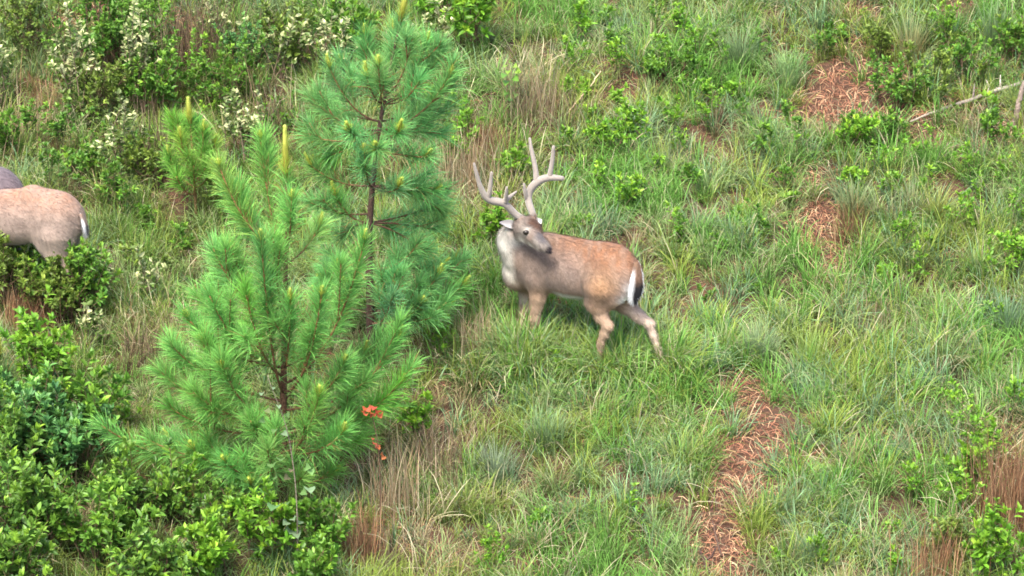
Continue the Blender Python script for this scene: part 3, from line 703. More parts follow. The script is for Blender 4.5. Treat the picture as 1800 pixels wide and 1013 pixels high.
def pine(label, trunk_px, Y0, leader, branches, trunk_r, ncol, dens, ln, brown=(0.10, 0.055, 0.035), fill=0, cand=.10, start=.22):
    T = np.array([atY(px, py, Y0) for (px, py) in trunk_px])
    base = T[0].copy(); gz = float(gh(base[0], base[1])); T[0][2] = gz-.03; base[2] = gz
    root = thing('pine_tree', label, 'pine tree', base)
    path = poly(T, 40); tr = np.linspace(trunk_r, trunk_r*.22, 40)
    b_ = Bag(); tube(path, tr, 10, b_, np.linspace(np.array(brown)*.9, np.array(brown)*1.5, 40)); b_.build('trunk', 'bark', root)
    pz = np.array([proj(q)[1] for q in path])
    def on(py):
        k = int(np.argmin(np.abs(pz-py))); return path[k]
    nb = Bag(); needles(nb, path[-14:], dens*.9, ln*.85, ncol, .1); 
    nb.build('crown', 'needle', root, kind='stuff')
    if leader > 0: candle(root, path[-1], path[-1]-path[-3], leader, 'leader_shoot', 1.6)
    allb = [(bb, True) for bb in branches]
    for q in range(fill):
        bb = branches[rng.integers(0, len(branches))]
        allb.append(((bb[0]+rng.uniform(-25, 25), bb[1]+rng.normal(0, 45), bb[2]+rng.normal(15, 30), abs(bb[3])*.6+rng.uniform(.0, .35)), False))
    for (bb, main) in allb:
        p0 = on(bb[0]); tip = atY(bb[1], bb[2], Y0+bb[3]); v = tip-p0; hor = v*np.array([1, 1, 0.0]); Lb = np.linalg.norm(v)
        ctl = p0+hor*.62+np.array([0, 0, v[2]*.18-.02])
        P = bez(p0, ctl, tip, 14)
        bg = Bag(); r0 = .005+.0055*min(Lb, 1)
        cb = np.linspace(np.array(brown)*1.1, np.array((.23, .12, .05)), 14)
        tube(P, np.linspace(r0, .0055, 14), 6, bg, cb)
        nb = Bag(); needles(nb, P, dens, ln, ncol*(1+rng.normal(0, .10))*np.array([1+rng.normal(0, .14), 1, 1+rng.normal(0, .14)]), start if Lb > .35 else .08)
        subs = 0 if Lb < .3 else (1 if Lb < .6 else 2)
        tips = []
        for q in range(subs):
            k = rng.integers(5, 11); sd_ = nrm(nrm(P[k+1]-P[k])+rng.normal(0, .42, 3)+np.array([0, 0, .35])); ls = Lb*rng.uniform(.25, .4)
            sp = bez(P[k], P[k]+sd_*ls*.5, P[k]+sd_*ls+np.array([0, 0, ls*.2]), 7)
            tube(sp, np.linspace(.006, .0045, 7), 5, bg, (.19, .10, .045)); needles(nb, sp, dens, ln*.92, ncol*(1+rng.normal(0, .08)), .15); tips.append((sp[-1], sp[-1]-sp[-2]))
        br = bg.build('branch', 'bark', root)
        nb.build('needle_cluster', 'needle', br, kind='stuff')
        if main and cand > 0 and rng.random() < .62:
            candle(br, P[-1], nrm(P[-1]-P[-2])+np.array([0, 0, .8]), cand*rng.uniform(.5, 1.2), 'shoot')

Yr = atG(650, 655)[1]
rear = [(175, 642, 62, .1), (175, 665, 115, -.25), (185, 645, 136, -.15), (170, 725, 68, -.1), (165, 702, 82, .1), (175, 750, 75, .1), (180, 775, 92, .05), (185, 737, 142, -.25), (165, 690, 55, .25), (180, 600, 110, .2),
 (222, 580, 120, -.1), (225, 547, 172, 0), (228, 790, 135, -.05), (230, 615, 232, -.38), (240, 543, 240, -.1), (235, 775, 235, .1), (235, 700, 232, -.32), (222, 745, 190, .3), (222, 590, 195, .3), (240, 785, 190, .2), (250, 660, 265, -.4), (255, 745, 275, -.2), (250, 575, 280, .0),
 (320, 750, 307, .1), (330, 765, 335, -.1), (325, 548, 292, -.1), (322, 640, 268, -.35), (335, 775, 370, .1), (330, 700, 330, -.35),
 (384, 545, 355, -.15), (385, 590, 345, -.1), (390, 765, 405, .2), (395, 740, 440, 0), (392, 600, 420, .25), (400, 770, 360, .3), (400, 690, 400, .3),
 (470, 735, 428, -.25), (475, 770, 470, .1), (470, 590, 460, .25), (500, 700, 470, .3), (480, 570, 490, -.1), (490, 610, 500, -.25),
 (545, 770, 485, -.15), (545, 812, 505, .1), (550, 795, 465, .3), (540, 695, 480, -.35), (560, 740, 535, -.25), (550, 560, 520, .3), (560, 785, 532, -.25), (560, 690, 520, -.45)]
pine('tall slender pine with bare dark trunk midway, behind the bushier pine', [(652, 655), (651, 560), (648, 420), (655, 320), (668, 215), (688, 110), (704, 35)], Yr, .26, rear, .036, np.array([.14, .335, .10]), 600, .185, (0.060, 0.036, 0.028), fill=0, cand=.11, start=.16)

Yf = atG(495, 890)[1]
front = [(450, 385, 292, .10), (470, 458, 245, .25), (430, 513, 350, -.18), (470, 560, 400, .3), (480, 440, 400, .3), (470, 420, 330, .2),
 (565, 375, 437, -.05), (570, 408, 442, .1), (600, 345, 520, .15), (560, 480, 420, -.2), (580, 590, 470, .3),
 (690, 459, 425, -.40), (670, 640, 425, -.1), (690, 565, 520, -.45), (650, 368, 520, -.3), (660, 430, 505, -.35), (640, 510, 530, -.35), (650, 330, 560, -.1), (640, 600, 540, .2),
 (720, 605, 637, -.3), (700, 545, 590, .2), (740, 340, 690, -.35), (765, 295, 715, -.2), (745, 285, 655, .1), (730, 390, 645, -.45), (700, 310, 620, .2), (730, 355, 600, -.3),
 (770, 700, 595, .15), (780, 705, 672, .1), (760, 640, 620, .2), (790, 660, 720, .1),
 (815, 228, 790, .0), (830, 395, 812, -.6), (800, 600, 762, -.35), (790, 560, 695, -.35), (830, 470, 790, -.65), (850, 590, 830, .0), (820, 300, 770, .2), (840, 340, 790, -.3), (840, 530, 840, -.4), (840, 440, 850, -.5), (800, 640, 770, .1), (780, 440, 740, -.5)]
pine('bushy front pine with a tall yellow-green leader shoot left of the taller pine', [(495, 890), (497, 780), (499, 640), (502, 480), (505, 380), (503, 310)], Yf, .36, front, .034, np.array([.165, .38, .085]), 570, .19, (0.085, 0.045, 0.028), fill=0, cand=.09, start=.08)

Ys = atG(345, 385)[1]
sap = [(300, 302, 208, .0), (310, 358, 232, -.05), (300, 318, 245, -.15), (290, 347, 215, .05), (320, 378, 255, 0), (330, 298, 275, .05), (330, 372, 292, -.12), (340, 310, 310, -.1), (280, 322, 215, .1), (340, 340, 290, -.2), (320, 360, 270, .15)]
pine('small pale yellow-green pine sapling at upper left of the bushy pine', [(345, 385), (342, 320), (337, 250), (334, 215)], Ys, .20, sap, .016, np.array([.17, .36, .06]), 700, .15, (.14, .09, .04), cand=.09)
Ys = atG(-6, 690)[1]
pine('yellow-tipped pine seedling cut by the left edge above the dark shrubs', [(-8, 700), (-6, 660), (-4, 630)], Ys, .16, [(680, -30, 640, 0), (680, 12, 655, -.05), (690, -20, 660, -.1)], .012, np.array([.10, .18, .045]), 1000, .12, (.14, .09, .04), cand=.1)

# ------------------------------------------------------------------ broadleaf shrubs and seedlings
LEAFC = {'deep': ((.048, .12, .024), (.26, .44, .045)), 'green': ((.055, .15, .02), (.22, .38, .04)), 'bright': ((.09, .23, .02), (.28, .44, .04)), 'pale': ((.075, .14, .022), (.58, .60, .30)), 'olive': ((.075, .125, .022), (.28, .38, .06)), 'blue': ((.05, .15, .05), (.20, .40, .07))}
def shrub(name, label, cat, px, py, h, rad, nst, leaf, pal, dens=1.0, twigs=4, group=None, upright=.5, tipn=7, bark=(.10, .065, .04), aspect=.42, mat='leaf'):
    base = atG(px, py); root = thing(name, label, cat, base, group)
    lo_, hi_ = [np.array(c) for c in LEAFC[pal]]
    st = Bag(); lf = Bag(); pos = []; dr = []; nr = []; ln = []; co_ = []
    for q in range(nst):
        a = rng.uniform(0, 6.28); rr = rad*math.sqrt(rng.random()); hh = h*rng.uniform(.6, 1.05)*(1-.35*(rr/rad)**2 if rad > 0 else 1)
        b0 = base+np.array([rng.normal(0, .02+rad*.12), rng.normal(0, .02+rad*.12), 0]); b0[2] = gh(b0[0], b0[1])-.02
        tip = base+np.array([math.cos(a)*rr, math.sin(a)*rr, 0]); tip[2] = base[2]+hh
        P = bez(b0, b0*(upright)+tip*(1-upright)+np.array([0, 0, hh*.25]), tip, 10)
        tube(P, np.linspace(.004+.004*h, .002, 10), 5, st, bark, cap=False)
        ends = [P]
        for tq in range(twigs):
            k = rng.integers(3, 9); d = nrm(nrm(P[k+1]-P[k])*.6+rng.normal(0, .55, 3)+np.array([0, 0, .25])); lt = h*rng.uniform(.14, .32)
            T_ = bez(P[k], P[k]+d*lt*.5, P[k]+d*lt+np.array([0, 0, lt*.25]), 6); tube(T_, np.linspace(.003, .0015, 6), 4, st, bark, cap=False); ends.append(T_)
        for T_ in ends:
            Lt = np.linalg.norm(np.diff(T_, axis=0), axis=1).sum(); nl = max(4, int(Lt/leaf*2.6*dens))
            u = np.clip(1-np.abs(rng.normal(0, .33, nl)), .12, 1)*(len(T_)-1)
            p = np.stack([np.interp(u, np.arange(len(T_)), T_[:, c]) for c in range(3)], -1)
            t_ = nrm(T_[-1]-T_[-2]); rv = rng.normal(0, 1, (nl, 3)); per = nrm(rv-t_*(rv@t_)[:, None])
            d = nrm(per+t_*.5+np.array([0, 0, .15])); pos.append(p); dr.append(d); nr.append(nrm(np.array([0, 0, 1.0])+rng.normal(0, .45, (nl, 3))))
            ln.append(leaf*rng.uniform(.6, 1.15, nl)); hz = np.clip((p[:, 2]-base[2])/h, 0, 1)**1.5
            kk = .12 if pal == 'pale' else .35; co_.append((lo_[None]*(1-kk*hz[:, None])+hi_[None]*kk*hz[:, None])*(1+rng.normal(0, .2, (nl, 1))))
            if pal == 'pale':
                sel = (rng.random(nl) < .4) & (hz > .3); co_[-1][sel] = hi_*rng.uniform(.6, 1, (sel.sum(), 1))
            # new growth at the shoot tip
            nt = tipn; rv = rng.normal(0, 1, (nt, 3)); per = nrm(rv-t_*(rv@t_)[:, None]); d = nrm(per*.7+t_*.8+np.array([0, 0, .5]))
            pos.append(np.repeat(T_[-1:], nt, 0)-t_*rng.uniform(0, leaf*.6, (nt, 1))); dr.append(d); nr.append(nrm(np.array([0, 0, .6])-d*.3+rng.normal(0, .4, (nt, 3)))); ln.append(leaf*rng.uniform(.55, 1.0, nt))
            br_ = rng.random()**1.7; co_.append((lo_*(1-br_)+hi_*br_)[None]*(1+rng.normal(0, .14, (nt, 1))))
    pos = np.concatenate(pos); ln = np.concatenate(ln)
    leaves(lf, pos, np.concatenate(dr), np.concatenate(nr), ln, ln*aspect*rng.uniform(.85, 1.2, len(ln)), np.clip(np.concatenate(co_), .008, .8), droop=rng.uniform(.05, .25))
    st.build('stems', 'bark', root); lf.build('foliage', mat, root, kind='stuff')
    return root

SH = [ # label, px,py(base), height, radius, stems, leaf, palette
 ('yellow-green shrub between the top left corner and the brown stems', 265, 215, .6, .3, 14, .055, 'green'),
 ('low green shrub left of the small pine sapling foot', 270, 330, .4, .28, 12, .05, 'olive'),
 ('bright low shrub between dry grass and pale wands at left', 140, 330, .35, .22, 10, .05, 'green'),
 ('green shrub right under the small pine sapling', 400, 400, .4, .25, 10, .05, 'olive'),
 ('green shrub behind the small pine sapling at top', 400, 210, .55, .3, 13, .045, 'green'),
 ('green shrub at the left edge above the grey deer', 15, 285, .4, .25, 10, .05, 'green'),
 ('tall green shrub at the top edge left of the brown stems', 175, 130, .8, .35, 15, .055, 'green'),
 ('bright green shrub at the top edge just right of the tall pine tip', 790, 60, .6, .25, 11, .08, 'bright'),
 ('leafy shrub hiding the hind legs of the brown deer', 112, 578, .62, .22, 20, .05, 'olive'),
 ('leafy shrub cut by the bottom edge at far left', 20, 1085, .65, .4, 20, .075, 'deep'),
 ('dark shrub cut by the bottom edge below the dense low shrub', 265, 1075, .55, .38, 18, .07, 'deep'),
 ('green shrub at the bottom edge right of the bright broad-leaved one', 545, 1060, .45, .25, 12, .065, 'green'),
 ('tall leafy shrub in front of the brown deer legs', 150, 575, .62, .26, 20, .055, 'green'),
 ('blue-green leafy shrub between the left edge and the star-tipped shrub', 70, 850, .75, .36, 18, .075, 'blue'),
 ('broad dark shrub with yellow-green tips filling the bottom left corner', 60, 985, .75, .42, 22, .075, 'deep'),
 ('dark leafy shrub at the left edge halfway down the lower left thicket', 15, 880, .85, .42, 22, .07, 'deep'),
 ('deep green shrub with broad leaves right of the left edge thicket', 130, 860, .62, .36, 18, .07, 'blue'),
 ('dense low shrub below the lowest left pine branch', 250, 930, .5, .36, 18, .065, 'deep'),
 ('yellow-green topped shrub in the bottom row left of the leafy pale vine', 180, 1010, .55, .34, 18, .07, 'green'),
 ('bright broad-leaved shrub at the bottom below the front pine', 370, 1040, .5, .26, 14, .08, 'bright'),
 ('dark low shrub under the front pine, just left of its trunk base', 400, 950, .42, .3, 14, .06, 'deep'),
 ('bright green shrub at bottom with clustered tips right under the front pine', 465, 985, .5, .24, 13, .07, 'bright'),
 ('leafy shrub with yellow-green tips right of the leafy pale vine', 575, 1000, .52, .2, 9, .06, 'green'),
 ('tall yellow-green shrub reaching up beside the rust-brown tuft at left', 75, 745, .85, .22, 11, .07, 'bright'),
 ('spreading shrub with bright star-shaped tips left of the lower pine branches', 150, 790, .62, .28, 12, .075, 'green'),
 ('green shrub with small round leaves low on the left edge', 5, 770, .5, .3, 14, .06, 'blue'),
 ('upright bright green sprout right of the red-leaved sprig', 738, 790, .40, .07, 4, .065, 'bright'),
 ('leafy green shrub at top right of the tall pine crown', 830, 95, .75, .3, 12, .085, 'bright'),
 ('dark green shrub behind the top of the tall pine', 610, 120, .6, .3, 12, .07, 'green'),
 ('olive shrub at the top edge left of the tall pine', 520, 130, .6, .35, 12, .05, 'olive'),
 ('leafy green shrub in the top left corner', 50, 110, .7, .35, 16, .05, 'olive'),
 ('bright-tipped green shrub near the top, left of the rust-brown stems', 220, 150, .8, .4, 18, .05, 'green'),
 ('dense green shrub on the left below the top left corner', 170, 220, .55, .35, 14, .05, 'olive'),
 ('soft green feathery shrub right of the brown stems at top', 430, 150, .55, .25, 12, .035, 'blue'),
 ('leafy shrub in front of the brown deer', 70, 540, .50, .35, 16, .05, 'green'),
 ('dark green shrub below the brown deer at the left edge', 10, 560, .62, .3, 14, .05, 'olive'),
 ('large bright leafy shrub in the bottom right corner', 1770, 1030, .5, .26, 13, .07, 'bright'),
 ('yellow-green bush beside the rust-brown tuft at the right edge', 1700, 880, .42, .13, 8, .06, 'bright'),
 ('low yellowish shrub left of the bottom right corner bush', 1665, 1000, .38, .18, 8, .05, 'olive'),
 ('leafy bush at the right edge halfway up the frame', 1775, 500, .38, .22, 9, .05, 'bright'),
 ('green leafy cluster just left of the buck below its antlers', 862, 445, .42, .14, 8, .055, 'bright'),
 ('green shrub by the pine fringe left of the near antler', 905, 330, .3, .1, 6, .06, 'bright'),
 ('low dark leafy bush left of the fallen grey branch', 1580, 190, .4, .25, 11, .05, 'green'),
 ('small-leaved shrub above the fallen grey branch', 1690, 150, .42, .28, 11, .05, 'green'),
 ('leafy bush at the top right edge beyond the fallen branch', 1775, 130, .5, .2, 9, .05, 'green'),
 ('leafy bush below the thick end of the fallen branch', 1750, 265, .35, .18, 8, .05, 'green'),
 ('bright bush right above the lower bare straw patch on the path', 1505, 275, .4, .14, 8, .055, 'bright'),
 ('low spreading green plant right of the buck antlers', 1080, 270, .35, .3, 10, .05, 'bright'),
 ('broad-leaved green plant between the buck antlers and the grey path', 1180, 150, .35, .28, 10, .05, 'green'),
]
for (lb, px, py, h, rad, ns, lf, pal) in SH:
    big = rad >= .3
    shrub('shrub', lb, 'shrub', px, py, h, rad, ns, lf, pal, twigs=5 if big else 4)

# shrubs with pale silvery upturned leaves, upright wands
PALE = [('pale-leaved wand shrub at the top edge, leftmost of its kind', 130, 230, .95, .28, 8), ('pale silvery shrub at the top in front of the brown stems', 240, 210, 1.0, .2, 8), ('tall pale-leaved shrub left of the small pine sapling', 215, 330, .75, .2, 7),
 ('pale-leaved shrub right of the small pine sapling', 425, 290, .65, .2, 8), ('pale shrub left of the tall pine crown near the top', 585, 190, .95, .22, 8), ('pale catkin-like shrub top centre left of the tall pine', 490, 150, .8, .2, 7), ('pale-leaved shrub right behind the tall pine crown', 765, 130, .7, .15, 7),
 ('pale-leaved shrub below the brown deer, left of the grass', 110, 520, .55, .2, 8), ('thin pale-leaved wands in front of the brown deer shoulder', 20, 520, .85, .12, 6), ('pale-leaved wands in the grass between the brown deer and the pine', 262, 545, .5, .1, 6), ('pale-leaved wands between brown deer and tall grass at left', 185, 530, .4, .14, 6),
 ('pale-leaved shrub at the far left edge near the top', 5, 190, .75, .15, 6), ('pale-leaved wands left of the leafy thicket in dry grass', 165, 620, .4, .1, 5), ('pale-leaved wands at the top edge above the brown stems', 395, 100, .7, .2, 6)]
for (lb, px, py, h, rad, ns) in PALE:
    shrub('pale_shrub', lb, 'shrub', px, py, h, rad, ns, .055, 'pale', dens=1.0, twigs=2, upright=.75, tipn=3, bark=(.16, .12, .08), aspect=.5)

# seedlings among the grass
SEED = [('seedling in the grass just below the buck', [(990, 665), (945, 610), (1000, 640)], 'bright', .2),
 ('seedling in the grass at bottom centre', [(1115, 890), (1110, 915), (870, 1000), (945, 920)], 'bright', .22),
 ('seedling in the bottom right grass', [(1600, 870), (1560, 940), (1580, 1000), (1440, 990), (1375, 985)], 'bright', .2),
 ('yellow-green seedling along the right edge', [(1790, 690), (1770, 720), (1665, 725), (1790, 400), (1750, 560)], 'bright', .24),
 ('seedling between the right edge and the brown path', [(1590, 440), (1640, 430), (1560, 480), (1690, 400), (1600, 490), (1500, 320), (1540, 300)], 'bright', .25),
 ('seedling around the upper bare straw patch', [(1385, 230), (1540, 170), (1500, 235), (1400, 270), (1540, 120), (1570, 240), (1480, 60), (1370, 330), (1410, 110), (1440, 90)], 'green', .26),
 ('seedling at the top right of the tan grass', [(1070, 30), (1020, 60), (1100, 70), (1150, 90), (1080, 130), (1190, 60), (1220, 110), (1265, 100)], 'bright', .26),
 ('seedling in the grass above the buck back', [(1090, 190), (1120, 240), (1180, 230), (1150, 300), (1060, 330), (1040, 210), (1200, 270), (1250, 220), (1290, 170), (1100, 360), (1185, 400), (1030, 400), (1145, 340), (1235, 170)], 'bright', .27),
 ('seedling above the buck antlers', [(1010, 120), (985, 160), (1025, 170)], 'bright', .28),
 ('seedling right of the buck hindquarters', [(1190, 430), (1260, 440), (1330, 410), (1390, 350), (1320, 500), (1240, 520)], 'green', .2),
 ('seedling by the leaning stick at top right', [(1745, 190), (1790, 260), (1720, 60), (1660, 70), (1640, 40)], 'bright', .28),
 ('seedling between brown deer and pine', [(190, 360), (150, 300), (240, 470), (290, 480), (70, 290), (170, 470)], 'olive', .25),
 ('seedling in dry grass left of front pine', [(240, 740), (325, 850), (330, 900)], 'bright', .3),
 ('bright seedling among the top left shrubs', [(110, 150), (290, 60), (340, 150), (255, 95), (380, 200)], 'bright', .35),
 ('weed in sparse grass above the fallen branch', [(1560, 60), (1620, 80), (1680, 110), (1545, 90), (1700, 30), (1645, 150), (1590, 170), (1720, 140), (1760, 60), (1530, 40), (1790, 100), (1660, 190), (1610, 130)], 'olive', .26),
 ('weed in the tangle left of the small sapling', [(60, 250), (110, 270), (180, 260), (230, 280), (285, 250), (90, 330), (210, 380), (260, 400), (320, 430), (130, 300), (300, 340)], 'green', .36),
 ('weed in the top tangle left of the tall pine', [(430, 110), (470, 90), (510, 190), (545, 120), (450, 180), (490, 230), (400, 150), (530, 60), (355, 190), (300, 170)], 'green', .42),
 ('weed below the fallen branch', [(1600, 290), (1650, 270), (1700, 300), (1760, 320), (1560, 330), (1630, 340), (1720, 360)], 'bright', .24),
 ('weed between the upper bare patch and the antlers', [(1070, 90), (1130, 130), (1170, 190), (1215, 150), (1010, 250), (1040, 290), (1260, 130), (1310, 220), (1340, 270), (1220, 330), (1290, 380), (1070, 240), (1150, 60), (1330, 90)], 'green', .26),
 ('weed in the low grass beside the rust-brown right tuft', [(1690, 900), (1720, 950), (1660, 940), (1730, 830), (1700, 780)], 'bright', .3),
 ('weed beside the dry stalks right of front pine', [(725, 770), (780, 640), (760, 720)], 'bright', .3),
 ('seedling right of the tall pine crown', [(800, 210), (815, 255), (770, 175), (805, 290)], 'bright', .3)]
ORD = ['leftmost', 'second', 'third', 'fourth', 'fifth', 'sixth', 'seventh']
for (lb, spots, pal, h) in SEED:
    spots = sorted(spots, key=lambda q: q[1]); rows = [spots] if len(spots) <= 7 else [spots[:len(spots)//2], spots[len(spots)//2:]]
    for ri, row in enumerate(rows):
        row = sorted(row); nm = '' if len(rows) == 1 else ('upper ' if ri == 0 else 'lower ')
        for q, (px, py) in enumerate(row):
            od = ORD[q]+' ' if q == 0 else ('rightmost ' if q == len(row)-1 else ORD[q]+' from left ')
            shrub('seedling', od+nm+lb, 'seedling', px+rng.normal(0, 3), py+18, h*rng.choice([.75, 1.0, 1.3, 1.6]), .05+h*.2, rng.integers(2, 8), .04*rng.uniform(.8, 1.35), pal, twigs=2, group='seedlings in the grass', tipn=6, bark=(.12, .12, .05))

# plants whose few leaves can be picked apart
def leaf_obj(parent, p, d, nor, ln, asp, col, name='leaf'):
    b_ = Bag(); leaves(b_, np.array([p]), np.array([d], float), np.array([nor], float), np.array([ln]), np.array([ln*asp]), np.array([col], float), fold=.2, droop=.2)
    return b_.build(name, 'leaf', parent)
def sprig(name, label, cat, base_px, pts, Y, leafspec, bark=(.10, .06, .04), r=.006):
    base = atG(*base_px); root = thing(name, label, cat, base)
    P = poly([base]+[atY(a, b_, Y) for (a, b_) in pts], 16)
    bg = Bag(); tube(P, np.linspace(r, r*.4, 16), 6, bg, bark); bg.build('stem', 'bark', root)
    for (px, py, ln, asp, col, dpx, dpy) in leafspec:
        k = np.argmin(np.linalg.norm(P-atY(px, py, Y), axis=1)); p = atY(px, py, Y+rng.uniform(-.04, .04)); ln = ln*1.3; d = atY(px+dpx, py-dpy, Y-.02)-atY(px, py, Y)
        leaf_obj(root, p-nrm(d)*ln*.5, nrm(d)+np.array([0, -.2, 0]), nrm(-FWD+np.array([0, 0, .5])+rng.normal(0, .35, 3)), ln, asp, np.array(col)*(1+rng.normal(0, .12)))
RED = (.40, .085, .045)
Y = atG(665, 940)[1]
sprig('red_leaved_sprig', 'thin sprig with a few orange-red leaves right of the front pine', 'sprig', (668, 940), [(669, 870), (667, 810), (662, 760), (652, 725)], Y,
 [(652+dx, 721+dy, .05+.022*((i_*7) % 5)/4, .6, (.36+.05*(i_ % 3), .075+.012*(i_ % 4), .035+.01*(i_ % 3)), math.cos(i_*2.4), math.sin(i_*2.4)*.8) for i_, (dx, dy) in enumerate([(-13, 2), (-8, 6), (-4, -3), (1, 3), (5, -5), (9, 1), (14, 3), (17, 8), (0, 8), (-10, -4), (6, 7)])]
 +[(660+dx, 778+dy, .045+.015*(i_ % 3)/2, .55, (.38, .08+.01*i_, .045), math.cos(i_*2.1), math.sin(i_*2.1)) for i_, (dx, dy) in enumerate([(-5, -8), (-2, 0), (3, 5), (6, 9), (12, 20), (14, 25)])])
Y = atG(512, 1012)[1]
PV = (.18, .27, .15); PG = (.12, .22, .07)
sprig('leafy_vine', 'pale grey-green vine stem with round leaves in front of the front pine', 'vine', (524, 1012), [(523, 930), (521, 860), (512, 790), (500, 730), (478, 690), (470, 660)], Y,
 [(503, 917, .09, .55, PV, -1, .3), (527, 915, .09, .55, PV, 1, .35), (507, 932, .09, .6, PV, -.6, -1), (522, 937, .1, .55, PV, .3, -1), (515, 910, .08, .55, PV, 0, 1), (545, 858, .11, .6, PV, 1, .1), (534, 864, .08, .6, PG, 1, -.6), (540, 820, .09, .55, PG, 1, .5), (547, 828, .08, .55, PG, .8, -.6), (478, 815, .1, .6, PG, -1, .4), (493, 805, .09, .6, PG, .1, 1), (505, 838, .08, .55, (.2, .18, .1), -1, .2), (512, 825, .07, .5, (.22, .17, .11), -.5, .5), (484, 835, .09, .6, PG, -1, -.4), (500, 760, .1, .35, PV, 1, .3), (482, 755, .09, .4, PG, -1, .2), (470, 720, .09, .4, (.2, .24, .1), 1, .3), (490, 712, .08, .4, PV, 1, .3), (462, 738, .08, .4, PG, -1, 0), (505, 728, .08, .4, PG, 1, 0), (460, 690, .08, .4, PV, -1, .5), (480, 680, .07, .4, PV, 1, .4), (447, 640, .08, .4, (.2, .32, .08), -1, .6), (463, 655, .08, .4, (.2, .28, .09), 1, .3), (455, 630, .07, .4, (.2, .32, .08), .3, 1), (480, 889, .11, .7, (.10, .2, .08), -1, .1), (504, 884, .05, .9, PG, 1, .6), (540, 970, .08, .7, PV, 0, 1)], (.16, .14, .10))
Y = atG(898, 215)[1]
BG = (.11, .24, .03); BY = (.20, .32, .05)
sprig('tall_forb', 'single tall stem with tiered bright green leaves above the antlers', 'plant', (898, 215), [(898, 180), (897, 150), (897, 115)], Y,
 [(889, 114, .08, .5, BY, -1, .6), (905, 115, .08, .5, BY, 1, .5), (897, 108, .07, .5, BY, 0, 1), (910, 124, .09, .5, BY, 1, -.1), (886, 131, .1, .5, BG, -1, 0), (906, 137, .1, .5, BG, 1, -.3), (890, 144, .09, .5, BG, -1, -.6), (912, 128, .09, .5, BY, 1, .1), (888, 162, .1, .5, BG, -1, 0), (906, 164, .1, .5, BG, 1, -.2), (897, 172, .09, .5, (.06, .16, .04), .2, -1), (893, 125, .08, .5, BY, -.6, -.3)], (.3, .3, .14))

# upright dead stalk tufts
def tuft(label, px, py, n, h, spread, pal, group=None, lean=.12):
    base = atG(px, py); root = thing('dry_grass_tuft', label, 'dry grass', base, group)
    x = base[0]+rng.normal(0, spread, n); y = base[1]+rng.normal(0, spread, n); c = np.array(pal)[rng.integers(0, len(pal), n)]*(1+rng.normal(0, .18, (n, 1)))
    b_ = Bag(); blades(b_, np.stack([x, y, gh(x, y)-.01], -1), rng.uniform(0, 6.28, n), h*rng.uniform(.5, 1.1, n), rng.uniform(.003, .006, n), np.abs(rng.normal(0, lean, n)), rng.uniform(0, .7, n), np.clip(c*.85, .01, .8), np.clip(c, .01, .8))
    b_.build('stalks', 'dry', root, kind='stuff')
BRN = [(.11, .072, .045), (.15, .10, .06), (.24, .18, .12), (.075, .05, .032)]; RST = [(.20, .10, .05), (.16, .08, .042), (.27, .17, .09), (.12, .065, .04)]; TN = [(.30, .23, .14), (.24, .16, .09), (.34, .28, .18), (.18, .13, .07)]
for a in [
 ('tall dark brown dead stems at the top, left of the pale shrubs', 318, 150, 190, 1.0, .16, BRN), ('brown dead stalks at the top edge right of the dark brown stems', 372, 130, 90, .85, .14, BRN),
 ('rust-brown dead stems at the left edge under the brown deer', 45, 590, 320, .42, .11, RST), ('large rust-brown grass tuft at the right edge near the bottom', 1790, 935, 900, .65, .17, RST),
 ('orange-brown upright stalks at the bottom, right of the bright shrubs', 638, 1010, 220, .55, .06, RST), ('thin tan stalks standing beside the red-leaved sprig', 700, 905, 160, .6, .09, TN),
 ('brown dry stalks right of the tan stalks at bottom centre', 770, 850, 200, .5, .13, BRN), ('reddish tan dry grass left of the antlers, below the tall forb', 815, 330, 320, .5, .15, TN),
 ('tan dry grass right of the tall forb at the top', 945, 215, 320, .5, .14, TN), ('rusty dry grass at the top between green shrub and tall forb', 850, 285, 240, .4, .1, RST),
 ('orange-brown dead grass base below tall green blades at the top right', 1600, 118, 160, .15, .07, RST), ('orange-brown tuft right of the middle bare straw patch', 1492, 425, 240, .28, .07, RST),
 ('orange-brown stalks left of the bottom right bush', 1640, 1035, 260, .5, .10, RST), ('brown dry grass left of the lower pine branches', 262, 655, 320, .35, .15, BRN),
 ('rusty dry grass patch in the green above the buck rump', 1275, 305, 240, .18, .12, RST), ('tan dry grass at the left edge near the top', 45, 260, 120, .5, .16, TN), ('reddish dry grass between pale shrubs at top left', 80, 200, 90, .5, .12, RST),
 ('brown dead stems left of the tall pine crown', 470, 240, 110, .6, .16, BRN), ('tan upright stalks under the right side pine boughs', 835, 640, 260, .45, .09, TN), ('brown stalks at the left of the small pine sapling', 265, 290, 80, .6, .1, BRN),
 ('light tan grass tuft in the olive grass right of the path', 1550, 590, 260, .28, .15, TN), ('brown dead grass below the front pine, right side', 680, 1000, 260, .3, .15, BRN)]:
    tuft(*a)

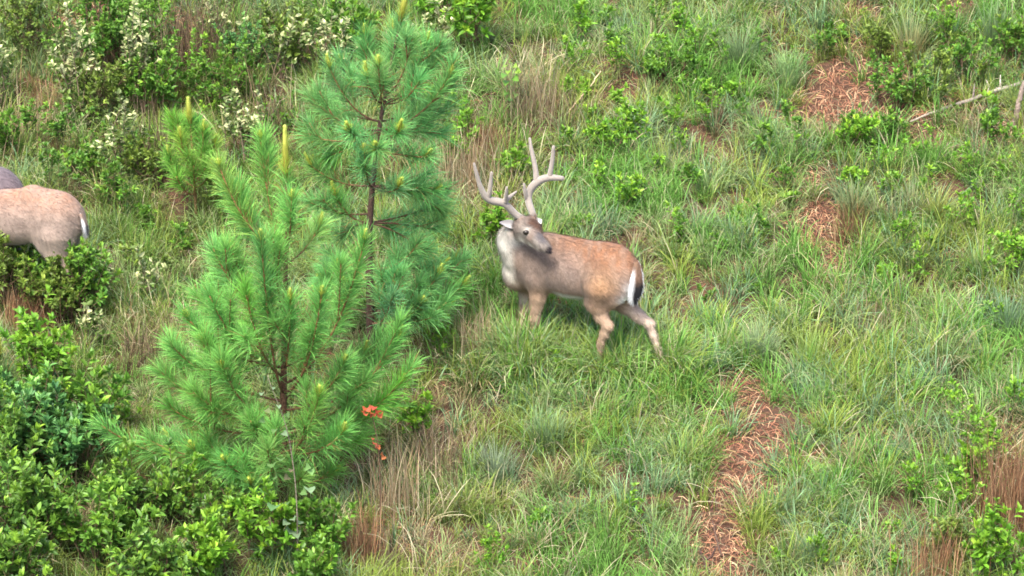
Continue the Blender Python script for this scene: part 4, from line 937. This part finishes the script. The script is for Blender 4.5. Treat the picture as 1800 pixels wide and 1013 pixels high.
# notable green bunch grasses
def bunch(label, px, py, n, h, spread, c0, c1, curl=1.2):
    base = atG(px, py); root = thing('bunch_grass', label, 'grass clump', base)
    a = rng.uniform(0, 6.28, n); r = np.abs(rng.normal(0, spread, n)); x = base[0]+r*np.cos(a); y = base[1]+r*np.sin(a); j_ = 1+rng.normal(0, .15, (n, 1))
    b_ = Bag(); blades(b_, np.stack([x, y, gh(x, y)-.01], -1), a+rng.normal(0, .5, n), h*rng.uniform(.5, 1.1, n), rng.uniform(.0045, .008, n), np.abs(rng.normal(.12, .15, n)), rng.uniform(.1, curl, n), np.array(c0)*j_, np.array(c1)*j_)
    b_.build('blades', 'grass', root, kind='stuff')
G1 = (.10, .15, .05); G2 = (.22, .33, .15); O1 = (.26, .12, .04); Y2 = (.28, .33, .09)
for a in [('tall pale green bunch grass at the top, middle of the right half', 1300, 125, 240, .42, .06, G1, G2), ('tall upright green blades with orange dead base at the top right', 1600, 112, 150, .50, .04, O1, G2, .7), ('tall green bunch grass at the top right corner', 1750, 95, 200, .5, .08, G1, G2, .7),
 ('yellowish bunch grass leaning right in the middle of the right side', 1645, 395, 150, .36, .04, (.15, .11, .03), Y2), ('blue-green bunch grass left of the yellowish leaning one', 1605, 390, 150, .36, .04, O1, (.17, .27, .14)), ('fresh light green bunch grass right of the brown path', 1420, 645, 260, .3, .08, (.12, .15, .03), (.25, .36, .1)),
 ('green bunch grass growing right of the middle bare patch', 1500, 395, 200, .38, .05, O1, G2), ('pale arching bunch grass between the bare patches lower on the path', 1335, 640, 220, .32, .06, G1, (.26, .36, .18)), ('blue-green bunch grass at the right end of the frame', 1770, 590, 200, .36, .07, G1, (.18, .28, .16), .8),
 ('arching grey-green bunch grass below the dry centre', 870, 850, 200, .34, .07, G1, (.24, .30, .2)), ('large green bunch grass at the bottom left of the path', 960, 790, 260, .32, .08, G1, G2), ('green bunch grass left of the upper bare straw patch', 1385, 150, 240, .34, .08, G1, (.2, .33, .13), 1.8),
 ('fresh bunch grass at the bottom right of the path', 1420, 1000, 260, .3, .1, G1, G2), ('green arching bunch grass at the bottom edge centre', 1060, 1000, 240, .28, .09, G1, (.18, .3, .08), 1.8)]:
    bunch(*a)

# ------------------------------------------------------------------ fallen wood
def stick(name, label, cat, pts, rad, cols, lift=.03, knots=0):
    W = [atG(a, b_)+np.array([0, 0, z+lift]) for (a, b_, z) in pts]; root = thing(name, label, cat, atG(pts[0][0], pts[0][1]))
    P = poly(W, 28); P += rng.normal(0, .002, P.shape); c = np.stack([np.interp(np.linspace(0, 1, 28), np.linspace(0, 1, len(cols)), [q[k] for q in cols]) for k in range(3)], -1)
    b_ = Bag(); tube(P, np.interp(np.linspace(0, 1, 28), np.linspace(0, 1, len(rad)), rad)*(1+rng.normal(0, .025, 28)), 10, b_, c); b_.build('limb', 'bark', root)
    for q in range(knots):
        k = rng.integers(5, 24); d = nrm(rng.normal(0, 1, 3)+np.array([0, 0, .8])); t_ = Bag()
        tube([P[k], P[k]+d*.06, P[k]+d*.12+rng.normal(0, .02, 3)], [.012, .008, .004], 6, t_, c[k]); t_.build('twig', 'bark', root)
PALEW = (.19, .16, .135); DKW = (.10, .085, .075)
stick('fallen_branch', 'weathered pale grey branch lying across the grass at the upper right', 'branch', [(1600, 222, .0), (1640, 212, .03), (1700, 196, .05), (1750, 178, .05), (1810, 158, .04)], [.007, .013, .016, .016, .014], [(.30, .25, .2), PALEW, PALEW, (.3, .26, .22), DKW], .04, 4)
stick('leaning_stick', 'grey-brown stick standing at the right edge by the fallen branch', 'stick', [(1783, 228, .0), (1788, 224, .2), (1797, 220, .36)], [.026, .022, .018], [(.12, .09, .07), (.17, .13, .105), (.15, .12, .10)], 0, 0)
stick('dark_twig', 'dark bare twig at the bottom of the brown path', 'twig', [(1246, 1016, .0), (1238, 1002, .03), (1228, 990, .08)], [.010, .009, .006], [(.05, .03, .025), (.06, .035, .03)], .03, 1)
stick('dark_twig', 'thin dark twig leaning above the twig at the path bottom', 'twig', [(1268, 985, .0), (1258, 965, .06), (1252, 950, .12)], [.007, .006, .004], [(.07, .045, .035), (.09, .055, .04)], .03, 0)
stick('dry_stalk', 'long tan dry stalk slanting through the grass above the antlers', 'stalk', [(993, 215, .0), (1015, 200, .06), (1040, 180, .10), (1055, 165, .14)], [.006, .006, .004], [(.36, .27, .16), (.42, .32, .2)], .05, 0)
